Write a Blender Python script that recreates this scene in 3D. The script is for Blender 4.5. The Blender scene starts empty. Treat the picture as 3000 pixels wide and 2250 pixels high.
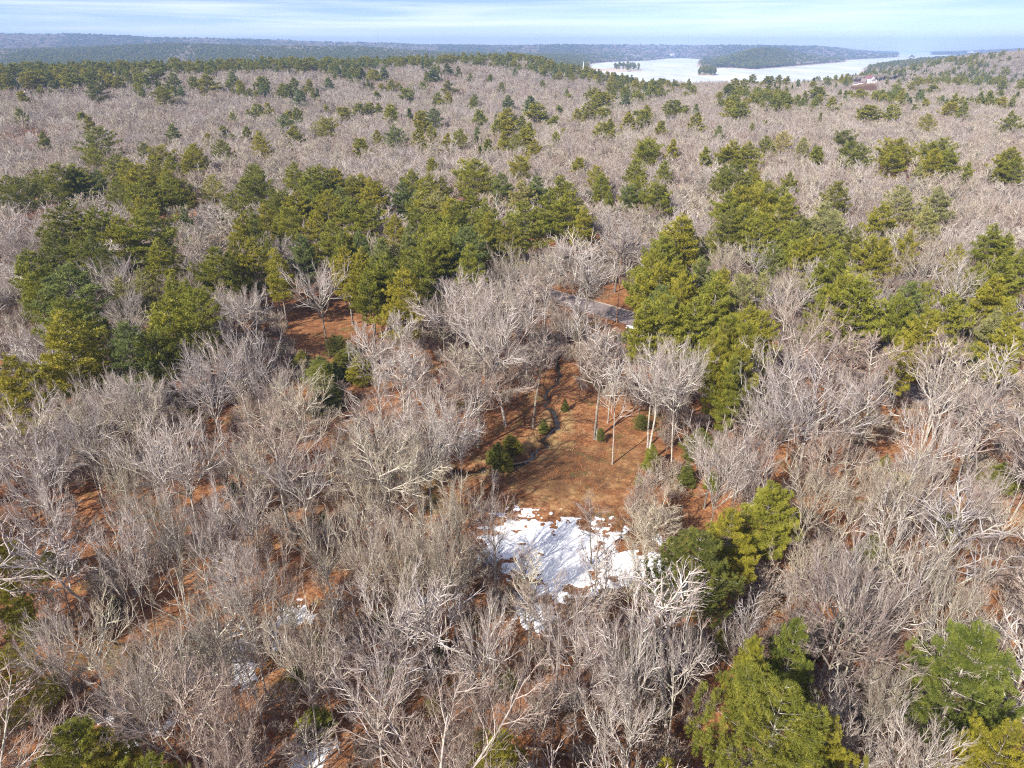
import bpy, math, random
import numpy as np
from mathutils import Matrix

scene = bpy.context.scene
COL = scene.collection

# ------------------------------------------------------------------ camera, sky, sun
CAM_H = 55.0
PITCH = math.radians(26.3)          # looking down
FPX = 2000.0                        # focal length in pixels of the 3000 px wide photograph
cam_d = bpy.data.cameras.new("Camera")
cam_d.sensor_width = 36.0
cam_d.lens = 36.0 * FPX / 3000.0
cam_d.clip_start = 0.5
cam_d.clip_end = 60000.0
cam = bpy.data.objects.new("Camera", cam_d)
COL.objects.link(cam)
cam.location = (0, 0, CAM_H)
cam.rotation_euler = (math.pi / 2 - PITCH, 0, 0)
scene.camera = cam

SUN_ELEV = math.radians(37)
SUN_AZ = math.atan2(-0.66, -0.75)   # direction to the sun, measured from +Y towards +X
world = bpy.data.worlds.new("World")
scene.world = world
world.use_nodes = True
wn, wl = world.node_tree.nodes, world.node_tree.links
wn.clear()
w_out = wn.new("ShaderNodeOutputWorld")
w_bg = wn.new("ShaderNodeBackground")
w_bg.inputs["Strength"].default_value = 0.15
w_sky = wn.new("ShaderNodeTexSky")
w_sky.sky_type = 'NISHITA'
w_sky.sun_disc = False
w_sky.sun_elevation = SUN_ELEV
w_sky.sun_rotation = SUN_AZ
w_sky.altitude = 0
w_sky.air_density = 0.8
w_sky.dust_density = 0.25
w_sky.ozone_density = 4.0
w_tc = wn.new("ShaderNodeTexCoord")
w_map = wn.new("ShaderNodeMapping")
w_map.inputs["Scale"].default_value = (2.2, 2.2, 60.0)
w_map.inputs["Rotation"].default_value = (math.radians(0.8), math.radians(-0.6), 0)
w_noise = wn.new("ShaderNodeTexNoise")
w_noise.inputs["Scale"].default_value = 1.0
w_noise.inputs["Detail"].default_value = 7.0
w_noise.inputs["Roughness"].default_value = 0.55
w_noise.inputs["Distortion"].default_value = 0.4
w_ramp = wn.new("ShaderNodeValToRGB")
w_ramp.color_ramp.elements[0].position = 0.44
w_ramp.color_ramp.elements[0].color = (0, 0, 0, 1)
w_ramp.color_ramp.elements[1].position = 0.72
w_ramp.color_ramp.elements[1].color = (0.62, 0.62, 0.62, 1)
w_mix = wn.new("ShaderNodeMixRGB")
w_mix.inputs["Color2"].default_value = (6.2, 6.15, 6.4, 1)      # thin high cloud
wl.new(w_tc.outputs["Generated"], w_map.inputs["Vector"])
wl.new(w_map.outputs["Vector"], w_noise.inputs["Vector"])
wl.new(w_noise.outputs["Fac"], w_ramp.inputs["Fac"])
wl.new(w_ramp.outputs["Color"], w_mix.inputs["Fac"])
w_smap = wn.new("ShaderNodeMapping")               # a deeper atmosphere: the blue comes down nearer to the horizon
w_smap.inputs["Scale"].default_value = (1, 1, 3.0)
w_nrm = wn.new("ShaderNodeVectorMath"); w_nrm.operation = 'NORMALIZE'
wl.new(w_tc.outputs["Generated"], w_smap.inputs["Vector"])
wl.new(w_smap.outputs["Vector"], w_nrm.inputs[0])
wl.new(w_nrm.outputs["Vector"], w_sky.inputs["Vector"])
w_tint = wn.new("ShaderNodeMixRGB"); w_tint.blend_type = 'MULTIPLY'
w_tint.inputs["Fac"].default_value = 1.0
w_tint.inputs["Color2"].default_value = (.77, .635, .655, 1)
wl.new(w_sky.outputs["Color"], w_tint.inputs["Color1"])
wl.new(w_tint.outputs["Color"], w_mix.inputs["Color1"])
wl.new(w_mix.outputs["Color"], w_bg.inputs["Color"])
wl.new(w_bg.outputs["Background"], w_out.inputs["Surface"])

sun_d = bpy.data.lights.new("Sun", 'SUN')
sun_d.energy = 4.1
sun_d.angle = math.radians(0.5)
sun_d.color = (1.0, 0.94, 0.84)
sun = bpy.data.objects.new("Sun", sun_d)
COL.objects.link(sun)
sun.rotation_euler = (math.pi / 2 - SUN_ELEV, 0, -SUN_AZ + math.pi)
sun.location = (0, 0, 300)

vs = scene.view_settings
vs.view_transform = 'Standard'
vs.look = 'None'
vs.exposure = 1.0
vs.gamma = 1.0
vs.use_curve_mapping = False
scene.cycles.max_bounces = 6
scene.cycles.diffuse_bounces = 3
scene.cycles.glossy_bounces = 2
scene.cycles.transmission_bounces = 3
scene.cycles.volume_bounces = 1
scene.cycles.transparent_max_bounces = 4
scene.cycles.use_denoising = False
scene.cycles.pixel_filter_type = 'BLACKMAN_HARRIS'
scene.cycles.filter_width = 1.15

RNG = np.random.default_rng(20240311)

# ------------------------------------------------------------------ photo geometry
CP, SP = math.cos(PITCH), math.sin(PITCH)
CROPS = {'A': (0, 50), 'B': (1000, 50), 'C': (2000, 50), 'D': (0, 400), 'E': (1000, 400), 'F': (2000, 400),
         'G': (0, 1000), 'H': (1000, 1000), 'I': (2000, 1000), 'J': (0, 1550), 'K': (1000, 1550), 'L': (2000, 1550)}
ZOOM = 2.212


def px(c, x, y):
    o = CROPS[c]
    return o[0] + x / ZOOM, o[1] + y / ZOOM


def ray(u, v):
    a, b = (u - 1500) / FPX, (1125 - v) / FPX
    return np.array((a, CP + b * SP, -SP + b * CP))


def project(x, y, z):
    """world -> photo pixels and depth"""
    dz = z - CAM_H
    depth = y * CP - dz * SP
    up = y * SP + dz * CP
    return 1500 + FPX * x / depth, 1125 - FPX * up / depth, depth


def flat(u, v, z=0.0):
    d = ray(u, v)
    t = (z - CAM_H) / d[2]
    return d[0] * t, d[1] * t


# ------------------------------------------------------------------ terrain
ZW = -10.0     # level of the bay
WATER_PX = [
    (1732, 188), (1791, 182), (1904, 178), (1963, 172), (2000, 171), (2050, 174), (2038, 190), (2045, 200), (2136, 200),
    (2208, 205), (2298, 198), (2389, 190), (2479, 182), (2488, 176), (2633, 168), (2636, 158), (2626, 148.5), (2723, 151.5),
    (2723, 160.5), (2791, 161), (2931, 159), (2870, 165), (2768, 171), (2700, 175), (2600, 190), (2540, 202), (2516, 213),
    (2522, 218), (2558, 221), (2574, 227), (2560, 229), (2505, 233), (2470, 247), (2440, 264), (2300, 277), (2000, 280), (1850, 282), (1785, 272),
    (1768, 248), (1752, 230), (1738, 212)]
COVE_PX = [(2935, 270), (3000, 268), (3150, 266), (3150, 280), (3000, 282), (2960, 278)]
SPIT_PX = [(1738, 198), (1768, 204), (1810, 202), (1865, 201), (1892, 206), (1868, 210), (1820, 211), (1780, 209), (1745, 206)]
SPIT2_PX = [(1770, 216), (1800, 214.5), (1814, 217), (1805, 222), (1778, 222)]
ISLE_PX = [(2036, 217), (2060, 213), (2095, 214), (2101, 219), (2090, 222.5), (2045, 222.5)]
ISLET_PX = [(2655, 171), (2672, 169), (2680, 172), (2668, 173)]


def wpoly(pxs):
    return np.array([flat(u, v, ZW) for u, v in pxs])


WATER, COVE = wpoly(WATER_PX), wpoly(COVE_PX)
LANDS = [wpoly(p) for p in (SPIT_PX, SPIT2_PX, ISLE_PX, ISLET_PX)]


def sdist(px_, py_, poly):
    """signed distance to polygon, negative inside"""
    best = np.full(px_.shape, 1e18)
    inside = np.zeros(px_.shape, bool)
    n = len(poly)
    for i in range(n):
        ax, ay = poly[i]
        bx, by = poly[(i + 1) % n]
        ex, ey = bx - ax, by - ay
        t = np.clip(((px_ - ax) * ex + (py_ - ay) * ey) / (ex * ex + ey * ey + 1e-9), 0, 1)
        best = np.minimum(best, (px_ - ax - t * ex) ** 2 + (py_ - ay - t * ey) ** 2)
        c = ((ay > py_) != (by > py_)) & (px_ < (bx - ax) * (py_ - ay) / (by - ay + 1e-12) + ax)
        inside ^= c
    d = np.sqrt(best)
    return np.where(inside, -d, d)


def _hash(ix, iy, s):
    h = (ix * 374761393 + iy * 668265263 + s * 69069) & 0x7fffffff
    h = ((h ^ (h >> 13)) * 1274126177) & 0x7fffffff
    return ((h ^ (h >> 16)) & 0xffff) / 65535.0


def vnoise(x, y, s=0):
    x, y = np.asarray(x, float), np.asarray(y, float)
    ix, iy = np.floor(x).astype(np.int64), np.floor(y).astype(np.int64)
    fx, fy = x - ix, y - iy
    fx, fy = fx * fx * (3 - 2 * fx), fy * fy * (3 - 2 * fy)
    a, b = _hash(ix, iy, s), _hash(ix + 1, iy, s)
    c, d = _hash(ix, iy + 1, s), _hash(ix + 1, iy + 1, s)
    return (a + (b - a) * fx) * (1 - fy) + (c + (d - c) * fx) * fy


def fbm(x, y, s=0, o=4):
    r, a, t = 0.0, 1.0, 0.0
    for i in range(o):
        r = r + a * vnoise(x * 2 ** i, y * 2 ** i, s + i * 7)
        t += a
        a *= 0.5
    return r / t


def sstep(a, b, x):
    t = np.clip((x - a) / (b - a), 0, 1)
    return t * t * (3 - 2 * t)


KNOLL = flat(2545, 243, -1.5)
STREAM_PX = [(1395, 60), (1420, 180), (1400, 260), (1340, 330), (1330, 420), (1370, 480), (1405, 545), (1340, 600), (1308, 650), (1312, 692),
             (1262, 730), (1222, 775), (1160, 800), (1090, 815), (1000, 830), (950, 838), (880, 858), (800, 870), (720, 868),
             (600, 880), (480, 905), (300, 930), (120, 925), (-80, 960)]
STREAM = np.array([flat(*px('H', a, b)) for a, b in STREAM_PX])
_t = np.linspace(0, 1, 9)[:-1]
STREAM_F = np.array([STREAM[i] * (1 - t) + STREAM[i + 1] * t for i in range(len(STREAM) - 1) for t in _t])
STREAM_F = STREAM_F + np.stack([(vnoise(np.arange(len(STREAM_F)) * 0.33, 0, 5) - .5) * 1.6, (vnoise(np.arange(len(STREAM_F)) * 0.33, 9, 6) - .5) * 1.2], 1)


def stream_d(x, y):
    d = np.full(x.shape, 1e9)
    m = (np.abs(x) < 60) & (y > 55) & (y < 140)
    if m.any():
        xs, ys = x[m], y[m]
        b = np.full(xs.shape, 1e9)
        for i in range(len(STREAM_F) - 1):
            ax, ay = STREAM_F[i]
            bx, by = STREAM_F[i + 1]
            ex, ey = bx - ax, by - ay
            t = np.clip(((xs - ax) * ex + (ys - ay) * ey) / (ex * ex + ey * ey + 1e-9), 0, 1)
            b = np.minimum(b, (xs - ax - t * ex) ** 2 + (ys - ay - t * ey) ** 2)
        d[m] = np.sqrt(b)
    return d


def terrain(x, y, stream=True):
    x, y = np.asarray(x, float), np.asarray(y, float)
    shp = x.shape
    x, y = np.atleast_1d(x), np.atleast_1d(y)
    D = np.hypot(x, y)
    a = x / np.maximum(y, 1.0)
    dist = np.minimum(sdist(x, y, WATER), sdist(x, y, COVE))
    isl = np.full(x.shape, 1e9)
    for L in LANDS:
        isl = np.minimum(isl, sdist(x, y, L))
    # rolling woodland
    h = (fbm(x / 260, y / 260, 3) - 0.5) * 5 * sstep(90, 400, D)
    # wooded ridge on the left that ends at the bay
    crest = np.interp(a, [-1.2, -.68, -.4, -.1, .0, .1, .2], [620, 700, 800, 980, 1100, 1150, 1150])
    amp = np.interp(a, [-1.2, -.68, -.35, -.2, -.05, .03, .09, .135, .17], [21, 21, 22, 21, 25, 26, 22, 14, 3])
    front = sstep(crest - 420, crest, y)
    back = 1 - sstep(crest + 20, crest + 380, y)
    h = h + amp * front * back
    # headland on the right
    h = h + np.interp(a, [.42, .5, .6, .7, .9], [0, 12, 29, 40, 45]) * sstep(1350, 1850, D) * (1 - sstep(1950, 2350, D))
    # peninsula across the bay and hills beyond
    h = h + 40 * np.interp(a, [.20, .27, .36, .46, .53], [0, .8, 1.1, 1, .2]) * sstep(2300, 3200, D) * (1 - sstep(3500, 4300, D))
    h = h + 38 * np.interp(a, [-.9, -.6, -.45, -.2, -.1, 0.1], [.6, 1, 1.3, 1.0, .5, .2]) * sstep(2200, 3400, D) * (1 - sstep(3700, 4500, D))
    sky_h = np.interp(a, [-1.2, -.68, -.5, -.47, -.40, -.32, -.22, -.16, -.12, 0, .2, .45, .5, .6, .9],
                      [125, 122, 116, 104, 100, 92, 82, 72, 58, 52, 46, 40, 36, 38, 38])
    h = h + sky_h * sstep(4300, 6300, D) * (1 - 0.6 * sstep(9800, 12500, D))
    h = h + (fbm(x / 900, y / 900, 11) - 0.5) * 34 * sstep(1500, 3500, D)
    h = h + (fbm(x / 420, y / 420, 15) - 0.5) * 16 * sstep(3500, 6500, D)
    ramp = sstep(0, 1, dist / np.maximum(160, 0.10 * D))
    land = (ZW + 0.6) + (h - ZW - .6) * ramp + np.clip(dist, 0, 6) * 0.1
    under = ZW - 0.4 - np.clip(-dist, 0, 40) * 0.06
    z = np.where(dist > 0, np.maximum(land, ZW + .5), under)
    z = np.where(isl < 0, ZW + 0.7 + np.clip(-isl, 0, 40) * 0.12, z)
    z = z + np.where(dist > -5, 7.0, 0) * np.exp(-(np.hypot(x - KNOLL[0], y - KNOLL[1]) / 75) ** 2)
    z = z + (fbm(x / 7, y / 7, 21, 3) - 0.5) * 0.7 * (1 - sstep(300, 600, D))
    if stream:
        sd = stream_d(x, y)
        z = z - 0.6 * (1 - sstep(0.2, 1.0, sd)) + 0.15 * np.exp(-((sd - 1.6) / .6) ** 2)
    return z.reshape(shp)


def place(u, v, h):
    """ground position of something whose top (h above ground) is seen at photo pixel u, v"""
    d = ray(u, v)
    t = np.geomspace(20, 12000, 2600)
    x, y, z = d[0] * t, d[1] * t, CAM_H + d[2] * t
    g = terrain(x, y, False) + h
    k = np.argmax(z <= g)
    if z[k] > g[k]:
        return None
    if k:
        f = (z[k - 1] - g[k - 1]) / ((z[k - 1] - g[k - 1]) - (z[k] - g[k]) + 1e-9)
        return x[k - 1] + f * (x[k] - x[k - 1]), y[k - 1] + f * (y[k] - y[k - 1])
    return x[0], y[0]


# ------------------------------------------------------------------ materials
def mat(name):
    m = bpy.data.materials.new(name)
    m.use_nodes = True
    return m, m.node_tree.nodes, m.node_tree.links, m.node_tree.nodes["Principled BSDF"]


def ramp_node(n, stops, interp='LINEAR'):
    r = n.new("ShaderNodeValToRGB")
    r.color_ramp.interpolation = interp
    e = r.color_ramp.elements
    e[0].position, e[0].color = stops[0][0], (*stops[0][1], 1)
    e[1].position, e[1].color = stops[-1][0], (*stops[-1][1], 1)
    for p, c in stops[1:-1]:
        k = e.new(p)
        k.color = (*c, 1)
    return r


def noise_node(n, l, vec, scale, detail=4, rough=0.55, dist=0.0):
    t = n.new("ShaderNodeTexNoise")
    t.inputs["Scale"].default_value = scale
    t.inputs["Detail"].default_value = detail
    t.inputs["Roughness"].default_value = rough
    t.inputs["Distortion"].default_value = dist
    if vec is not None:
        l.new(vec, t.inputs["Vector"])
    return t


def wood_mat(name, c1, c2, lichen, amount=0.5, vary=0.25, young=(.80, .735, .69)):
    m, n, l, b = mat(name)
    tc = n.new("ShaderNodeTexCoord")
    n1 = noise_node(n, l, tc.outputs["Object"], 1.7, 4)
    r1 = ramp_node(n, [(0.35, c1), (0.62, c2)])
    l.new(n1.outputs["Fac"], r1.inputs["Fac"])
    n2 = noise_node(n, l, tc.outputs["Object"], 2.9, 3)
    r2 = ramp_node(n, [(0.62 - .2 * amount, (0, 0, 0)), (0.70 - .2 * amount, (1, 1, 1))])
    l.new(n2.outputs["Fac"], r2.inputs["Fac"])
    mx = n.new("ShaderNodeMixRGB")
    mx.inputs["Color2"].default_value = (*lichen, 1)
    l.new(r2.outputs["Color"], mx.inputs["Fac"])
    l.new(r1.outputs["Color"], mx.inputs["Color1"])
    oi = n.new("ShaderNodeObjectInfo")
    rv = ramp_node(n, [(0.0, (1 - vary, 1 - vary, 1 - vary * .9)), (0.35, (1.0, .965, .94)), (0.7, (1.06, 1.06, 1.02)), (1.0, (1 + vary * .7, 1 + vary * .66, 1 + vary * .55))])
    l.new(oi.outputs["Random"], rv.inputs["Fac"])
    mu = n.new("ShaderNodeMixRGB")
    mu.blend_type = 'MULTIPLY'
    mu.inputs["Fac"].default_value = 1
    l.new(mx.outputs["Color"], mu.inputs["Color1"])
    l.new(rv.outputs["Color"], mu.inputs["Color2"])
    at = n.new("ShaderNodeAttribute"); at.attribute_name = "fine"      # young wood is redder and darker than old bark
    mf = n.new("ShaderNodeMixRGB"); mf.blend_type = 'MULTIPLY'
    mf.inputs["Color2"].default_value = (*young, 1)
    l.new(at.outputs["Fac"], mf.inputs["Fac"])
    l.new(mu.outputs["Color"], mf.inputs["Color1"])
    l.new(mf.outputs["Color"], b.inputs["Base Color"])
    b.inputs["Roughness"].default_value = 0.85
    b.inputs["Specular IOR Level"].default_value = 0.2
    return m


def needle_mat(name, c1, c2, c3):
    m, n, l, b = mat(name)
    tc = n.new("ShaderNodeTexCoord")
    n1 = noise_node(n, l, tc.outputs["Object"], 0.75, 4, 0.65)
    r1 = ramp_node(n, [(0.32, c1), (0.52, c2), (0.70, c3)])
    l.new(n1.outputs["Fac"], r1.inputs["Fac"])
    oi = n.new("ShaderNodeObjectInfo")
    rv = ramp_node(n, [(0.0, (.78, .84, .95)), (0.4, (.95, 1, 1)), (0.75, (1.08, 1.04, .95)), (1.0, (1.18, 1.08, .9))])
    l.new(oi.outputs["Random"], rv.inputs["Fac"])
    mu = n.new("ShaderNodeMixRGB")
    mu.blend_type = 'MULTIPLY'
    mu.inputs["Fac"].default_value = 1
    l.new(r1.outputs["Color"], mu.inputs["Color1"])
    l.new(rv.outputs["Color"], mu.inputs["Color2"])
    l.new(mu.outputs["Color"], b.inputs["Base Color"])
    b.inputs["Roughness"].default_value = 0.6
    b.inputs["Specular IOR Level"].default_value = 0.25
    tr = n.new("ShaderNodeBsdfTranslucent")
    l.new(mu.outputs["Color"], tr.inputs["Color"])
    ms = n.new("ShaderNodeMixShader")
    ms.inputs[0].default_value = 0.16
    l.new(b.outputs[0], ms.inputs[1])
    l.new(tr.outputs[0], ms.inputs[2])
    l.new(ms.outputs[0], n["Material Output"].inputs["Surface"])
    return m


M = {}
M['bark'] = wood_mat("grey_bark", (.30, .26, .235), (.50, .455, .42), (.56, .56, .42), .4)
M['bark_dark'] = wood_mat("dark_bark", (.13, .105, .09), (.26, .22, .19), (.40, .42, .30), .25)
M['twig_grey'] = wood_mat("grey_twigs", (.42, .38, .365), (.61, .565, .545), (.59, .57, .49), .25)
M['twig_pale'] = wood_mat("pale_twigs", (.52, .475, .455), (.70, .655, .63), (.66, .65, .54), .3, .18, (.70, .63, .60))
M['twig_olive'] = wood_mat("lichen_twigs", (.41, .365, .31), (.57, .52, .44), (.62, .605, .46), .45)
M['twig_red'] = wood_mat("red_brown_twigs", (.35, .28, .25), (.51, .43, .385), (.51, .465, .38), .2)
M['bark_pine'] = wood_mat("pine_bark", (.13, .10, .085), (.30, .25, .22), (.44, .45, .38), .35)
M['pine_yellow'] = needle_mat("yellow_green_needles", (.15, .152, .02), (.315, .298, .036), (.50, .45, .08))
M['pine_green'] = needle_mat("green_needles", (.14, .148, .021), (.30, .29, .036), (.48, .44, .068))
M['pine_dark'] = needle_mat("dark_green_needles", (.095, .105, .022), (.215, .215, .036), (.36, .335, .06))
M['pine_blue'] = needle_mat("blue_green_needles", (.11, .13, .04), (.235, .26, .07), (.37, .385, .12))
M['pine_pale'] = needle_mat("pale_needles", (.24, .235, .08), (.42, .38, .13), (.58, .47, .20))


def ground_material():
    m, n, l, b = mat("leaf_litter")
    g = n.new("ShaderNodeNewGeometry")
    P = g.outputs["Position"]
    big = noise_node(n, l, P, 0.055, 4, .6)
    fine = noise_node(n, l, P, 0.9, 6, .72)
    speck = noise_node(n, l, P, 3.2, 5, .75)
    rb = ramp_node(n, [(0.30, (.12, .055, .030)), (0.42, (.24, .105, .050)), (0.54, (.33, .150, .068)), (0.66, (.42, .23, .115)), (0.78, (.29, .165, .09))])
    l.new(fine.outputs["Fac"], rb.inputs["Fac"])
    r2 = ramp_node(n, [(0.34, (.50, .46, .44)), (0.47, (.82, .84, .85)), (0.56, (1, 1, 1)), (0.70, (1.15, 1.3, 1.25))])
    l.new(big.outputs["Fac"], r2.inputs["Fac"])
    mu = n.new("ShaderNodeMixRGB"); mu.blend_type = 'MULTIPLY'; mu.inputs["Fac"].default_value = .9
    l.new(rb.outputs["Color"], mu.inputs["Color1"]); l.new(r2.outputs["Color"], mu.inputs["Color2"])
    # moss and low green
    ms = noise_node(n, l, P, 0.13, 5, .65, .6)
    rm = ramp_node(n, [(0.57, (0, 0, 0)), (0.66, (.75, .75, .75))])
    l.new(ms.outputs["Fac"], rm.inputs["Fac"])
    mm = n.new("ShaderNodeMixRGB"); mm.inputs["Color2"].default_value = (.12, .12, .04, 1)
    l.new(rm.outputs["Color"], mm.inputs["Fac"]); l.new(mu.outputs["Color"], mm.inputs["Color1"])
    rs = ramp_node(n, [(0.36, (.35, .3, .27)), (0.5, (1, 1, 1)), (0.64, (1.6, 1.5, 1.35))])
    l.new(speck.outputs["Fac"], rs.inputs["Fac"])
    m2 = n.new("ShaderNodeMixRGB"); m2.blend_type = 'MULTIPLY'; m2.inputs["Fac"].default_value = .8
    l.new(mm.outputs["Color"], m2.inputs["Color1"]); l.new(rs.outputs["Color"], m2.inputs["Color2"])
    # painted regions carried by the mesh: tan grass along the stream, darker floor, sandy shores
    at = n.new("ShaderNodeAttribute"); at.attribute_name = "cover"
    sx = n.new("ShaderNodeSeparateColor"); l.new(at.outputs["Color"], sx.inputs[0])
    tan = ramp_node(n, [(0.35, (.28, .17, .07)), (0.65, (.58, .40, .19))])
    l.new(fine.outputs["Fac"], tan.inputs["Fac"])
    a1 = n.new("ShaderNodeMixRGB"); l.new(sx.outputs[0], a1.inputs["Fac"]); l.new(m2.outputs["Color"], a1.inputs["Color1"]); l.new(tan.outputs["Color"], a1.inputs["Color2"])
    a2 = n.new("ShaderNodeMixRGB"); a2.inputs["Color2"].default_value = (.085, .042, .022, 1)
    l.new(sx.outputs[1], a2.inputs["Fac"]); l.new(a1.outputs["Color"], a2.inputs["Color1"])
    a3 = n.new("ShaderNodeMixRGB"); a3.inputs["Color2"].default_value = (.62, .52, .42, 1)
    l.new(sx.outputs[2], a3.inputs["Fac"]); l.new(a2.outputs["Color"], a3.inputs["Color1"])
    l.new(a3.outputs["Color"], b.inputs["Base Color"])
    b.inputs["Roughness"].default_value = .95
    b.inputs["Specular IOR Level"].default_value = .1
    bp = n.new("ShaderNodeBump"); bp.inputs["Strength"].default_value = .6; bp.inputs["Distance"].default_value = .12
    l.new(speck.outputs["Fac"], bp.inputs["Height"]); l.new(bp.outputs["Normal"], b.inputs["Normal"])
    return m


M['ground'] = ground_material()


def simple_mat(name, c, rough=.8, c2=None, scale=3.0, coat=0, metal=0):
    m, n, l, b = mat(name)
    tc = n.new("ShaderNodeTexCoord")
    t = noise_node(n, l, tc.outputs["Object"], scale, 5)
    c2 = c2 or tuple(k * .72 for k in c)
    r = ramp_node(n, [(0.35, c2), (0.65, c)])
    l.new(t.outputs["Fac"], r.inputs["Fac"])
    l.new(r.outputs["Color"], b.inputs["Base Color"])
    b.inputs["Roughness"].default_value = rough
    b.inputs["Metallic"].default_value = metal
    return m


M['asphalt'] = simple_mat("asphalt", (.27, .215, .205), .9, (.19, .15, .145), .5)
M['verge'] = simple_mat("pale_road_edge", (.52, .42, .34), .9, (.36, .27, .2), 1.0)
M['gravel'] = simple_mat("pale_gravel", (.60, .55, .50), .95, (.45, .40, .36), .4)
M['white'] = simple_mat("white_paint", (.80, .80, .80), .6, (.74, .74, .75), .6)
M['redroof'] = simple_mat("dull_red_shingles", (.26, .10, .12), .8, (.19, .08, .09), 2.0)
M['greyroof'] = simple_mat("grey_shingles", (.22, .19, .20), .8, None, 2.0)
M['brownwall'] = simple_mat("weathered_brown_boards", (.26, .20, .19), .85, None, 1.0)
M['tanwall'] = simple_mat("tan_siding", (.62, .50, .34), .8, None, 1.0)
M['glass'] = simple_mat("dark_window_glass", (.03, .04, .06), .15, (.02, .03, .04), 1.0)
M['pole'] = simple_mat("brown_pole_wood", (.34, .19, .11), .85, (.24, .13, .08), 2.0)
M['metal'] = simple_mat("dark_painted_metal", (.06, .05, .08), .45, None, 2.0, metal=.3)
M['steel'] = simple_mat("grey_steel", (.38, .38, .42), .5, None, 2.0, metal=.4)
M['log'] = simple_mat("fallen_wood", (.42, .30, .20), .9, (.25, .17, .12), 2.0)


def snow_material():
    m, n, l, b = mat("old_snow")
    g = n.new("ShaderNodeNewGeometry")
    t = noise_node(n, l, g.outputs["Position"], 1.6, 6, .65)
    r = ramp_node(n, [(0.30, (.78, .79, .81)), (0.5, (.90, .90, .92))])
    l.new(t.outputs["Fac"], r.inputs["Fac"]); l.new(r.outputs["Color"], b.inputs["Base Color"])
    b.inputs["Roughness"].default_value = .7
    bp = n.new("ShaderNodeBump"); bp.inputs["Strength"].default_value = .5; bp.inputs["Distance"].default_value = .1
    l.new(t.outputs["Fac"], bp.inputs["Height"]); l.new(bp.outputs["Normal"], b.inputs["Normal"])
    return m


M['snow'] = snow_material()


def water_material():
    m, n, l, b = mat("icy_bay_water")
    g = n.new("ShaderNodeNewGeometry")
    mp = n.new("ShaderNodeMapping"); mp.inputs["Scale"].default_value = (.0035, .0009, 1)
    mp.inputs["Rotation"].default_value = (0, 0, .35)
    l.new(g.outputs["Position"], mp.inputs["Vector"])
    t = noise_node(n, l, mp.outputs["Vector"], 2.4, 6, .62, .8)
    r = ramp_node(n, [(0.34, (.50, .52, .57)), (0.5, (.63, .65, .69)), (0.66, (.76, .77, .79))])
    l.new(t.outputs["Fac"], r.inputs["Fac"]); l.new(r.outputs["Color"], b.inputs["Base Color"])
    b.inputs["Roughness"].default_value = .5
    b.inputs["IOR"].default_value = 1.33
    w = noise_node(n, l, g.outputs["Position"], .25, 4, .6)
    bp = n.new("ShaderNodeBump"); bp.inputs["Strength"].default_value = .25; bp.inputs["Distance"].default_value = .4
    l.new(w.outputs["Fac"], bp.inputs["Height"]); l.new(bp.outputs["Normal"], b.inputs["Normal"])
    return m


M['water'] = water_material()
M['stream'] = simple_mat("dark_stream_water", (.035, .028, .022), .12, (.02, .016, .012), 1.0)

# ------------------------------------------------------------------ mesh helpers


def mesh_from(name, verts, faces_tri=None, faces_quad=None, mats=(), midx=None, smooth=False):
    me = bpy.data.meshes.new(name)
    verts = np.asarray(verts, np.float32)
    ft = np.zeros((0, 3), np.int32) if faces_tri is None else np.asarray(faces_tri, np.int32)
    fq = np.zeros((0, 4), np.int32) if faces_quad is None else np.asarray(faces_quad, np.int32)
    me.vertices.add(len(verts))
    me.vertices.foreach_set("co", verts.ravel())
    me.loops.add(ft.size + fq.size)
    me.loops.foreach_set("vertex_index", np.concatenate([ft.ravel(), fq.ravel()]))
    nf = len(ft) + len(fq)
    me.polygons.add(nf)
    ls = np.concatenate([np.arange(len(ft)) * 3, ft.size + np.arange(len(fq)) * 4]).astype(np.int32)
    me.polygons.foreach_set("loop_start", ls)
    if midx is not None:
        me.polygons.foreach_set("material_index", np.asarray(midx, np.int32))
    if smooth:
        me.polygons.foreach_set("use_smooth", np.ones(nf, bool))
    for m in mats:
        me.materials.append(m)
    me.update(calc_edges=True)
    me.validate()
    return me


def set_fine(me, arr):
    a = me.attributes.new("fine", 'FLOAT', 'POINT')
    a.data.foreach_set("value", arr.astype(np.float32))


def link(name, me, parent=None, loc=None):
    o = bpy.data.objects.new(name, me)
    COL.objects.link(o)
    if parent is not None:
        o.parent = parent
    if loc is not None:
        o.location = loc
    return o


def tag(o, label=None, cat=None, group=None, kind=None):
    if label: o['label'] = label
    if cat: o['category'] = cat
    if group: o['group'] = group
    if kind: o['kind'] = kind
    return o


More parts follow.
